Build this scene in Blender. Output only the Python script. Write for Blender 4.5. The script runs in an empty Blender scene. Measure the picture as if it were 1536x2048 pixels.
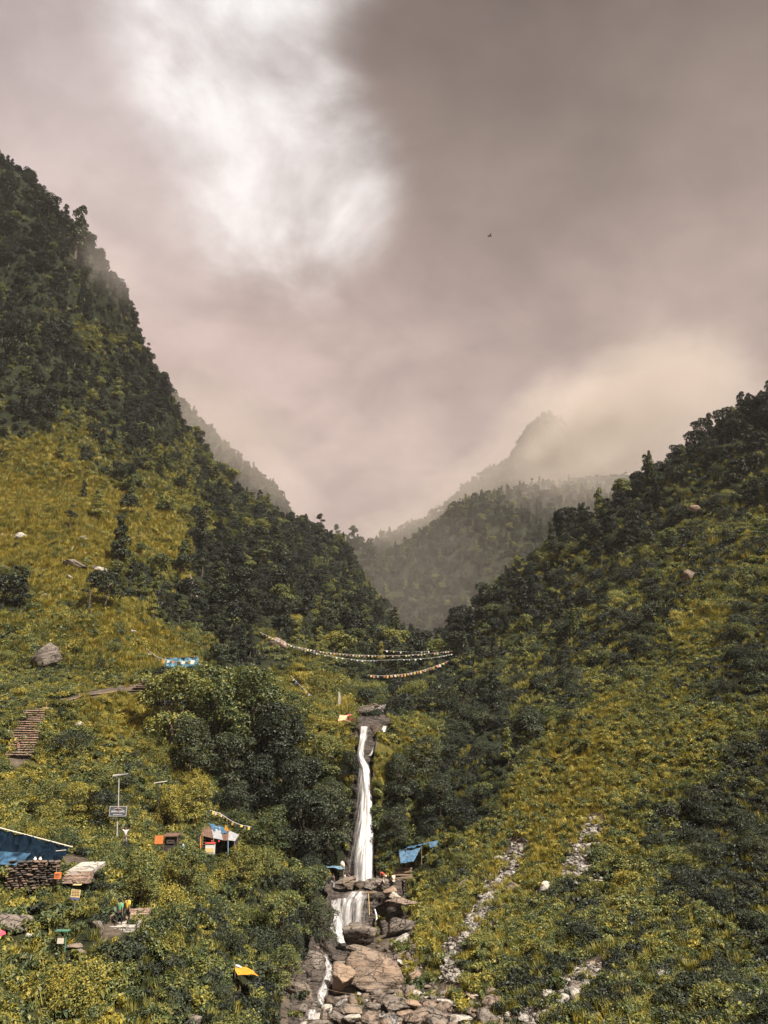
import bpy, math, random
import numpy as np
from mathutils import Vector, Matrix, Euler
from mathutils.bvhtree import BVHTree
random.seed(7)
RNG = np.random.default_rng(11)
scene = bpy.context.scene
COL = scene.collection
R = math.radians

# ------------------------------------------------------------------ camera
F = 1607.0                    # focal length in pixels of the 1536 x 2048 photograph
PITCH = R(16.5)
CP, SP = math.cos(PITCH), math.sin(PITCH)
cam_data = bpy.data.cameras.new('camera')
cam_data.sensor_fit = 'VERTICAL'
cam_data.sensor_height = 24.0
cam_data.lens = 24.0 * F / 2048.0
cam_data.clip_start = 0.1
cam_data.clip_end = 6000
cam = bpy.data.objects.new('camera', cam_data)
cam.rotation_euler = (R(90) + PITCH, 0, 0)
COL.objects.link(cam)
scene.camera = cam

# ------------------------------------------------------------------ render, exposure
scene.render.engine = 'CYCLES'
scene.view_settings.view_transform = 'Standard'
scene.view_settings.look = 'None'
scene.view_settings.gamma = 1.0
scene.view_settings.exposure = EXPOSURE = 1.4
scene.view_settings.use_curve_mapping = False
cy = scene.cycles
cy.max_bounces = 6
cy.diffuse_bounces = 2
cy.glossy_bounces = 1
cy.transmission_bounces = 3
cy.transparent_max_bounces = 16
cy.volume_bounces = 1
cy.use_adaptive_sampling = True
cy.adaptive_threshold = 0.02
cy.use_denoising = True
cy.caustics_reflective = False
cy.caustics_refractive = False

# ------------------------------------------------------------------ sky and sun
SUN_EL, SUN_AZ = R(55), R(132)          # azimuth from +Y towards +X: over the right shoulder
SUN_DIR = Vector((math.sin(SUN_AZ) * math.cos(SUN_EL), math.cos(SUN_AZ) * math.cos(SUN_EL), math.sin(SUN_EL)))
sun_data = bpy.data.lights.new('sun', 'SUN')
sun_data.energy = 5.0
sun_data.angle = R(0.6)
sun_data.color = (1.0, 0.93, 0.82)
sun = bpy.data.objects.new('sun', sun_data)
sun.rotation_euler = (-SUN_DIR).to_track_quat('-Z', 'Y').to_euler()
COL.objects.link(sun)


def pdir(u, v):
    x, y = (u - 768) / F, (1024 - v) / F
    return Vector((x, CP - y * SP, SP + y * CP))


world = bpy.data.worlds.new('World')
scene.world = world
world.use_nodes = True


class NT:
    """small helper for node trees"""
    def __init__(self, tree):
        self.t = tree

    def n(self, kind, **kw):
        nd = self.t.nodes.new(kind)
        for k, v in kw.items():
            if k.startswith('_'):
                setattr(nd, k[1:], v)
            else:
                key = k.replace('__', ' ')
                sock = nd.inputs[int(key[1:])] if key[0] == 'i' and key[1:].isdigit() else nd.inputs[key]
                if hasattr(v, 'is_output'):
                    self.t.links.new(v, sock)
                else:
                    sock.default_value = v
        return nd

    def math(self, op, a, b=0.0, clamp=False):
        nd = self.n('ShaderNodeMath', _operation=op, _use_clamp=clamp)
        for i, x in enumerate((a, b)):
            if hasattr(x, 'is_output'):
                self.t.links.new(x, nd.inputs[i])
            else:
                nd.inputs[i].default_value = x
        return nd.outputs[0]

    def mix(self, f, a, b, blend='MIX'):
        nd = self.n('ShaderNodeMix', _data_type='RGBA', _blend_type=blend)
        for i, x in ((0, f), (6, a), (7, b)):
            if hasattr(x, 'is_output'):
                self.t.links.new(x, nd.inputs[i])
            else:
                nd.inputs[i].default_value = x if i == 0 else (*x, 1.0)[:4]
        return nd.outputs[2]

    def noise(self, vec, scale, detail=4.0, rough=0.55, dist=0.0):
        nd = self.n('ShaderNodeTexNoise', Scale=scale, Detail=detail, Roughness=rough, Distortion=dist)
        if vec is not None:
            self.t.links.new(vec, nd.inputs['Vector'])
        return nd.outputs['Fac']

    def smooth(self, x, a, b, lo=0.0, hi=1.0):
        nd = self.n('ShaderNodeMapRange', _interpolation_type='SMOOTHSTEP', _clamp=True)
        self.t.links.new(x, nd.inputs[0])
        for i, q in enumerate((a, b, lo, hi)):
            nd.inputs[i + 1].default_value = q
        return nd.outputs[0]

    def ramp(self, x, stops):
        nd = self.n('ShaderNodeValToRGB')
        self.t.links.new(x, nd.inputs[0])
        e = nd.color_ramp.elements
        while len(e) < len(stops):
            e.new(0.5)
        for k, (p, c) in enumerate(stops):
            e[k].position = p
            e[k].color = (*c, 1.0) if len(c) == 3 else c
        return nd.outputs[0]


w = NT(world.node_tree)
world.node_tree.nodes.clear()
tc = w.n('ShaderNodeTexCoord')
dirv = tc.outputs['Generated']
sky = w.n('ShaderNodeTexSky', _sky_type='NISHITA', _sun_disc=False, _sun_elevation=SUN_EL, _sun_rotation=SUN_AZ,
          _altitude=2000.0, _air_density=1.0, _dust_density=2.0)
sepd = w.n('ShaderNodeSeparateXYZ', Vector=dirv)
# cloud deck: the view direction projected on a flat layer
zc = w.math('MAXIMUM', sepd.outputs[2], 0.0)
zc = w.math('ADD', zc, 0.35)
px = w.math('DIVIDE', sepd.outputs[0], zc)
py = w.math('DIVIDE', sepd.outputs[1], zc)
cv = w.n('ShaderNodeCombineXYZ', X=px, Y=py, Z=0.0).outputs[0]
n_big = w.noise(cv, 1.5, 5.0, 0.5, 0.35)
n_mid = w.noise(cv, 3.6, 7.0, 0.55, 0.3)
n_fine = w.noise(cv, 11.0, 6.0, 0.6, 0.2)


def lobe(u, v, a0, a1):
    d = pdir(u, v).normalized()
    dt = w.n('ShaderNodeVectorMath', _operation='DOT_PRODUCT')
    w.t.links.new(dirv, dt.inputs[0])
    dt.inputs[1].default_value = d
    nudge = w.math('MULTIPLY', w.math('SUBTRACT', n_mid, 0.5), 0.016)
    dd = w.math('ADD', dt.outputs['Value'], nudge)
    return w.smooth(dd, math.cos(R(a0)), math.cos(R(a1)))


cl = w.math('ADD', w.math('MULTIPLY', n_big, 0.6), w.math('MULTIPLY', n_mid, 0.4))
base = w.ramp(cl, [(0.36, (0.20, 0.137, 0.110)), (0.47, (0.36, 0.258, 0.215)), (0.60, (0.54, 0.42, 0.375))])
# the thin part of the cover
l1 = lobe(465, -50, 10.5, 0.0)
l5 = lobe(495, 180, 9.2, 0.0)
l2 = lobe(572, 380, 9.5, 0.0)
l6 = lobe(300, 250, 15.0, 3.0)
l3 = lobe(380, 400, 34.0, 6.0)
l4 = lobe(1450, 20, 44.0, 6.0)
thin = w.math('MAXIMUM', w.math('MULTIPLY', l1, 1.0), w.math('MULTIPLY', l2, 1.0))
thin = w.math('MAXIMUM', thin, w.math('MULTIPLY', l5, 1.0))
thin = w.math('MULTIPLY', thin, w.smooth(n_mid, 0.28, 0.62, 0.55, 1.0))
thin = w.math('POWER', thin, 1.9)
base = w.mix(w.math('MULTIPLY', l3, 0.55), base, (0.62, 0.46, 0.445))
l7 = lobe(-60, -120, 17.0, 3.0)
base = w.mix(w.math('MULTIPLY', l7, 0.78), base, (0.22, 0.155, 0.15))
l8 = lobe(790, 230, 11.0, 0.0)
base = w.mix(w.math('MULTIPLY', l8, 0.3), base, (0.20, 0.137, 0.110))
l9 = lobe(960, 430, 9.0, 0.0)
base = w.mix(w.math('MULTIPLY', l9, 0.5), base, (0.19, 0.14, 0.115))
base = w.mix(w.math('MULTIPLY', l4, 0.92), base, (0.110, 0.079, 0.064))
base = w.mix(w.math('MULTIPLY', l6, 0.42), base, (0.80, 0.72, 0.72))
base = w.mix(thin, base, (1.0, 0.98, 0.97))
low = w.smooth(sepd.outputs[2], 0.86, 0.22)
base = w.mix(w.math('MULTIPLY', low, 0.78), base, (0.70, 0.535, 0.465))
fine = w.math('MULTIPLY', w.smooth(n_fine, 0.25, 0.75, 0.92, 1.08), w.smooth(n_mid, 0.32, 0.68, 0.86, 1.12))
base = w.mix(1.0, base, fine, 'MULTIPLY')
below = w.smooth(sepd.outputs[2], -0.02, -0.25)
base = w.mix(below, base, (0.16, 0.14, 0.11))
bg_sky = w.n('ShaderNodeBackground', Color=sky.outputs[0], Strength=0.08)
bg_cloud = w.n('ShaderNodeBackground', Color=base, Strength=0.40)
mixw = w.n('ShaderNodeMixShader', Fac=0.97)
w.t.links.new(bg_sky.outputs[0], mixw.inputs[1])
w.t.links.new(bg_cloud.outputs[0], mixw.inputs[2])
wo = w.n('ShaderNodeOutputWorld')
w.t.links.new(mixw.outputs[0], wo.inputs['Surface'])


# ------------------------------------------------------------------ pixel <-> place
def P(u, v, D):
    d = pdir(u, v)
    return d * (D / d.y)


def project(p):
    p = np.asarray(p, float)
    fw = np.maximum(p[..., 1] * CP + p[..., 2] * SP, 0.1)
    up = -p[..., 1] * SP + p[..., 2] * CP
    return 768 + F * p[..., 0] / fw, 1024 - F * up / fw, fw


def in_poly(u, v, poly):
    u, v = np.asarray(u, float), np.asarray(v, float)
    ins = np.zeros(u.shape, bool)
    n = len(poly)
    for i in range(n):
        x0, y0 = poly[i]
        x1, y1 = poly[(i + 1) % n]
        if y0 == y1:
            continue
        c = ((y0 > v) != (y1 > v)) & (u < (x1 - x0) * (v - y0) / (y1 - y0) + x0)
        ins ^= c
    return ins


def seg_dist(u, v, pts):
    """distance to a polyline, and the fraction along it"""
    best = np.full(np.shape(u), 1e9)
    for (x0, y0), (x1, y1) in zip(pts[:-1], pts[1:]):
        dx, dy = x1 - x0, y1 - y0
        t = np.clip(((u - x0) * dx + (v - y0) * dy) / (dx * dx + dy * dy + 1e-9), 0, 1)
        best = np.minimum(best, np.hypot(u - x0 - t * dx, v - y0 - t * dy))
    return best


def _hash(ix, iy, iz, seed):
    h = (ix * 374761393 + iy * 668265263 + iz * 2147483647 + seed * 1274126177) & 0xFFFFFFFF
    h = ((h ^ (h >> 13)) * 1274126177) & 0xFFFFFFFF
    h = (h ^ (h >> 16)) & 0xFFFFFFFF
    return h / 4294967295.0 * 2 - 1


def vnoise(p, seed=0):
    p = np.asarray(p, float)
    i = np.floor(p).astype(np.int64)
    f = p - i
    f = f * f * (3 - 2 * f)
    o = 0
    for dx in (0, 1):
        for dy in (0, 1):
            for dz in (0, 1):
                wgt = (f[..., 0] if dx else 1 - f[..., 0]) * (f[..., 1] if dy else 1 - f[..., 1]) * (f[..., 2] if dz else 1 - f[..., 2])
                o = o + wgt * _hash(i[..., 0] + dx, i[..., 1] + dy, i[..., 2] + dz, seed)
    return o


def fbm(p, seed=0, octaves=4, gain=0.5):
    o, a, s = 0, 1.0, 1.0
    for k in range(octaves):
        o = o + a * vnoise(np.asarray(p) * s, seed + 17 * k)
        a *= gain
        s *= 2.03
    return o


# ------------------------------------------------------------------ objects
def tag(o, label=None, cat=None, group=None, kind=None):
    if label:
        o['label'] = label
    if cat:
        o['category'] = cat
    if group:
        o['group'] = group
    if kind:
        o['kind'] = kind
    return o


def link(name, mesh, mats=None, parent=None, smooth=False):
    if mats is not None:
        for m in (mats if isinstance(mats, (list, tuple)) else [mats]):
            mesh.materials.append(m)
    o = bpy.data.objects.new(name, mesh)
    COL.objects.link(o)
    if parent is not None:
        o.parent = parent
    if smooth:
        mesh.shade_smooth()
    return o


def empty(name, loc=(0, 0, 0), rz=0.0, scale=1.0):
    o = bpy.data.objects.new(name, None)
    o.location = loc
    o.rotation_euler = (0, 0, rz)
    o.scale = (scale,) * 3
    o.empty_display_size = 0.2
    COL.objects.link(o)
    return o


def mesh_np(name, V, faces):
    me = bpy.data.meshes.new(name)
    V = np.asarray(V, np.float32)
    if isinstance(faces, np.ndarray):
        k = faces.shape[1]
        me.vertices.add(len(V))
        me.vertices.foreach_set('co', V.ravel())
        me.loops.add(faces.size)
        me.loops.foreach_set('vertex_index', faces.astype(np.int32).ravel())
        me.polygons.add(len(faces))
        me.polygons.foreach_set('loop_start', np.arange(0, faces.size, k, dtype=np.int32))
        me.update(calc_edges=True)
    else:
        me.from_pydata([tuple(map(float, v)) for v in V], [], faces)
        me.update()
    return me


class MB:
    """collects simple solids into one mesh"""
    def __init__(self):
        self.v, self.f, self.mi, self.cur = [], [], [], 0

    def add(self, vs, fs):
        b = len(self.v)
        self.v += [tuple(x) for x in vs]
        self.f += [tuple(b + i for i in f) for f in fs]
        self.mi += [self.cur] * len(fs)

    def box(self, c, s, rot=None, jit=0.0):
        M = rot.to_matrix() if rot is not None else Matrix.Identity(3)
        vs = []
        for z in (-.5, .5):
            for x, y in ((-.5, -.5), (.5, -.5), (.5, .5), (-.5, .5)):
                q = Vector((x * s[0], y * s[1], z * s[2]))
                if jit:
                    q += Vector((random.uniform(-jit, jit) * s[0], random.uniform(-jit, jit) * s[1], random.uniform(-jit, jit) * s[2]))
                vs.append(Vector(c) + M @ q)
        self.add(vs, [(3, 2, 1, 0), (4, 5, 6, 7), (0, 1, 5, 4), (1, 2, 6, 5), (2, 3, 7, 6), (3, 0, 4, 7)])
        return self

    def tube(self, pts, rads, n=6):
        pts = [Vector(p) for p in pts]
        if not isinstance(rads, (list, tuple)):
            rads = [rads] * len(pts)
        vs, fs = [], []
        for k, p in enumerate(pts):
            a = pts[min(k + 1, len(pts) - 1)] - pts[max(k - 1, 0)]
            q = a.to_track_quat('Z', 'Y')
            for j in range(n):
                t = 2 * math.pi * j / n
                vs.append(p + q @ Vector((math.cos(t) * rads[k], math.sin(t) * rads[k], 0)))
        for k in range(len(pts) - 1):
            for j in range(n):
                fs.append((k * n + j, k * n + (j + 1) % n, (k + 1) * n + (j + 1) % n, (k + 1) * n + j))
        fs.append(tuple(reversed(range(n))))
        fs.append(tuple((len(pts) - 1) * n + j for j in range(n)))
        self.add(vs, fs)
        return self

    def ball(self, c, r, n=8, m=6, stretch=(1, 1, 1)):
        vs, fs = [], []
        for i in range(1, m):
            a = math.pi * i / m
            for j in range(n):
                b = 2 * math.pi * j / n
                vs.append((c[0] + r * stretch[0] * math.sin(a) * math.cos(b), c[1] + r * stretch[1] * math.sin(a) * math.sin(b), c[2] + r * stretch[2] * math.cos(a)))
        t = len(vs)
        vs += [(c[0], c[1], c[2] + r * stretch[2]), (c[0], c[1], c[2] - r * stretch[2])]
        for i in range(m - 2):
            for j in range(n):
                fs.append((i * n + j, (i + 1) * n + j, (i + 1) * n + (j + 1) % n, i * n + (j + 1) % n))
        for j in range(n):
            fs.append((t, j, (j + 1) % n))
            fs.append((t + 1, (m - 2) * n + (j + 1) % n, (m - 2) * n + j))
        self.add(vs, fs)
        return self

    def mesh(self, name):
        me = bpy.data.meshes.new(name)
        me.from_pydata(self.v, [], self.f)
        if max(self.mi, default=0) > 0:
            me.polygons.foreach_set('material_index', self.mi)
        me.update()
        return me

    def build(self, name, mat, parent=None, smooth=False):
        return link(name, self.mesh(name), mat, parent, smooth)


# ------------------------------------------------------------------ materials
def new_mat(name):
    m = bpy.data.materials.new(name)
    m.use_nodes = True
    m.node_tree.nodes.clear()
    return m, NT(m.node_tree)


def out(t, shader, disp=None):
    o = t.n('ShaderNodeOutputMaterial')
    t.t.links.new(shader, o.inputs['Surface'])


def plain(name, color, rough=0.7, var=0.12, scale=6.0, metal=0.0, spec=0.3):
    m, t = new_mat(name)
    co = t.n('ShaderNodeTexCoord').outputs['Object']
    nz = t.noise(co, scale, 5.0, 0.6)
    c = t.mix(t.smooth(nz, 0.3, 0.7), tuple(max(0, x * (1 - var)) for x in color), tuple(min(1, x * (1 + var)) for x in color))
    p = t.n('ShaderNodeBsdfPrincipled', Base__Color=c, Roughness=rough, Metallic=metal)
    p.inputs['Specular IOR Level'].default_value = spec
    out(t, p.outputs[0])
    return m


def leaf_mat(name, dark, light, accent, acc_amt, rough=0.55):
    """dark/light vary from plant to plant and patch to patch; accent = turning (yellow) leaves"""
    m, t = new_mat(name)
    pos = t.n('ShaderNodeNewGeometry').outputs['Position']
    rnd = t.n('ShaderNodeObjectInfo').outputs['Random']
    isl = t.n('ShaderNodeNewGeometry').outputs['Random Per Island']
    n1 = t.noise(pos, 0.16, 3.0, 0.6)
    n2 = t.noise(pos, 0.9, 3.0, 0.6)
    f = t.math('ADD', t.math('MULTIPLY', n1, 0.7), t.math('MULTIPLY', rnd, 0.45))
    f = t.math('ADD', f, t.math('MULTIPLY', isl, 0.35))
    c = t.mix(t.smooth(f, 0.35, 1.1), dark, light)
    g = t.math('ADD', t.math('MULTIPLY', n2, 0.8), t.math('MULTIPLY', isl, 0.4))
    g = t.math('ADD', g, t.math('MULTIPLY', t.math('SUBTRACT', rnd, 0.5), 0.25))
    c = t.mix(t.smooth(g, 0.80 - acc_amt * 0.5, 1.0 - acc_amt * 0.5), c, accent)
    d = t.n('ShaderNodeBsdfDiffuse', Color=c)
    tr = t.n('ShaderNodeBsdfTranslucent', Color=t.mix(1.0, c, (1.15, 1.1, 0.55), 'MULTIPLY'))
    ms = t.n('ShaderNodeMixShader', Fac=0.28)
    t.t.links.new(d.outputs[0], ms.inputs[1])
    t.t.links.new(tr.outputs[0], ms.inputs[2])
    gl = t.n('ShaderNodeBsdfGlossy', Color=(0.9, 0.9, 0.9, 1), Roughness=rough)
    m2 = t.n('ShaderNodeMixShader', Fac=0.02)
    t.t.links.new(ms.outputs[0], m2.inputs[1])
    t.t.links.new(gl.outputs[0], m2.inputs[2])
    out(t, m2.outputs[0])
    return m


LEAF = {
    'deep': leaf_mat('leaf_deep_shaded', (0.007, 0.010, 0.008), (0.024, 0.031, 0.019), (0.055, 0.056, 0.022), 0.05),  # deep green, darkened further to stand in for cloud shade on the far forest
    'dark': leaf_mat('leaf_dark', (0.013, 0.018, 0.012), (0.044, 0.056, 0.031), (0.085, 0.086, 0.030), 0.10),
    'mid': leaf_mat('leaf_mid', (0.028, 0.042, 0.018), (0.112, 0.140, 0.050), (0.200, 0.180, 0.038), 0.40),
    'gold': leaf_mat('leaf_gold', (0.058, 0.066, 0.017), (0.215, 0.212, 0.046), (0.300, 0.236, 0.038), 0.50),
}
GRASS = {
    'mid': leaf_mat('grass_green', (0.055, 0.068, 0.020), (0.170, 0.180, 0.048), (0.250, 0.210, 0.038), 0.5),
    'gold': leaf_mat('grass_gold', (0.105, 0.096, 0.018), (0.280, 0.240, 0.042), (0.330, 0.245, 0.038), 0.45),
}
BARK = plain('bark', (0.075, 0.058, 0.045), 0.9, 0.4, 5.0)


def rock_mat(name, dark, light, warm, warm_amt=0.5, strata=1.0):
    m, t = new_mat(name)
    tcn = t.n('ShaderNodeTexCoord')
    co = tcn.outputs['Object']
    mp = t.n('ShaderNodeMapping', Vector=co)
    mp.inputs['Scale'].default_value = (0.6, 0.6, 3.2)
    mp.inputs['Rotation'].default_value = (0.25, 0.35, 0.1)
    st = t.noise(mp.outputs[0], 1.3 * strata, 6.0, 0.65, 0.8)
    n1 = t.noise(co, 0.9, 6.0, 0.6)
    n2 = t.noise(co, 7.0, 5.0, 0.65)
    f = t.math('ADD', t.math('MULTIPLY', st, 0.6), t.math('MULTIPLY', n2, 0.4))
    c = t.mix(t.smooth(f, 0.34, 0.62), dark, light)
    vo = t.n('ShaderNodeTexVoronoi', _feature='DISTANCE_TO_EDGE', Scale=0.7)
    wv = t.n('ShaderNodeVectorMath', _operation='ADD')
    t.t.links.new(mp.outputs[0], wv.inputs[0])
    t.t.links.new(t.n('ShaderNodeTexNoise', Vector=co, Scale=1.5).outputs['Color'], wv.inputs[1])
    t.t.links.new(wv.outputs[0], vo.inputs['Vector'])
    crack = t.smooth(vo.outputs['Distance'], 0.0, 0.05)
    c = t.mix(crack, tuple(x * 0.5 for x in dark), c)
    rnd = t.n('ShaderNodeObjectInfo').outputs['Random']
    wf = t.math('ADD', t.math('MULTIPLY', n1, 0.7), t.math('MULTIPLY', rnd, 0.4))
    c = t.mix(t.smooth(wf, 0.75 - warm_amt * 0.4, 1.0 - warm_amt * 0.4), c, warm)
    p = t.n('ShaderNodeBsdfPrincipled', Base__Color=c, Roughness=0.78)
    p.inputs['Specular IOR Level'].default_value = 0.3
    b = t.n('ShaderNodeBump', Strength=1.0, Distance=0.22, Height=t.math('ADD', f, t.math('MULTIPLY', crack, 0.25)))
    t.t.links.new(b.outputs[0], p.inputs['Normal'])
    out(t, p.outputs[0])
    return m


ROCK = rock_mat('rock_brown', (0.030, 0.023, 0.019), (0.185, 0.153, 0.127), (0.195, 0.142, 0.100), 0.35)
ROCK_RED = rock_mat('rock_red', (0.045, 0.029, 0.021), (0.215, 0.163, 0.125), (0.225, 0.155, 0.108), 0.6)
ROCK_PALE = rock_mat('rock_pale', (0.15, 0.135, 0.118), (0.42, 0.385, 0.34), (0.28, 0.23, 0.175), 0.25)
ROCK_WET_SHADED = rock_mat('rock_wet_shaded', (0.009, 0.007, 0.006), (0.070, 0.054, 0.044), (0.10, 0.068, 0.045), 0.35)  # wet stream rock; its dark tone also stands in for shade on stair risers


def ground_mat():
    m, t = new_mat('hillside_soil')
    pos = t.n('ShaderNodeNewGeometry').outputs['Position']
    hue = t.n('ShaderNodeAttribute', _attribute_name='grassy').outputs['Fac']
    bare = t.n('ShaderNodeAttribute', _attribute_name='bare').outputs['Fac']
    n1 = t.noise(pos, 0.35, 6.0, 0.65)
    n2 = t.noise(pos, 2.2, 5.0, 0.65)
    f = t.math('ADD', t.math('MULTIPLY', n1, 0.5), t.math('MULTIPLY', n2, 0.5))
    a = t.mix(t.smooth(f, 0.35, 0.65), (0.007, 0.009, 0.005), (0.018, 0.021, 0.010))
    b = t.mix(t.smooth(f, 0.35, 0.65), (0.055, 0.050, 0.013), (0.150, 0.122, 0.024))
    c = t.mix(hue, a, b)
    k = t.mix(t.smooth(f, 0.3, 0.7), (0.030, 0.024, 0.019), (0.115, 0.09, 0.07))
    c = t.mix(bare, c, k)
    p = t.n('ShaderNodeBsdfPrincipled', Base__Color=c, Roughness=0.95)
    p.inputs['Specular IOR Level'].default_value = 0.1
    bm = t.n('ShaderNodeBump', Strength=0.8, Distance=0.4, Height=n2)
    t.t.links.new(bm.outputs[0], p.inputs['Normal'])
    out(t, p.outputs[0])
    return m


GROUND = ground_mat()

# ------------------------------------------------------------------ terrain
def catmull(n_ctrl, n):
    """matrix n x n_ctrl of uniform Catmull-Rom weights"""
    M = np.zeros((n, n_ctrl))
    for k, s in enumerate(np.linspace(0, n_ctrl - 1, n)):
        i = min(int(s), n_ctrl - 2)
        t = s - i
        ws = (-0.5 * t + t * t - 0.5 * t ** 3, 1 - 2.5 * t * t + 1.5 * t ** 3, 0.5 * t + 2 * t * t - 1.5 * t ** 3, -0.5 * t * t + 0.5 * t ** 3)
        for j, wt in zip((i - 1, i, i + 1, i + 2), ws):
            M[k, min(max(j, 0), n_ctrl - 1)] += wt
    return M


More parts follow.
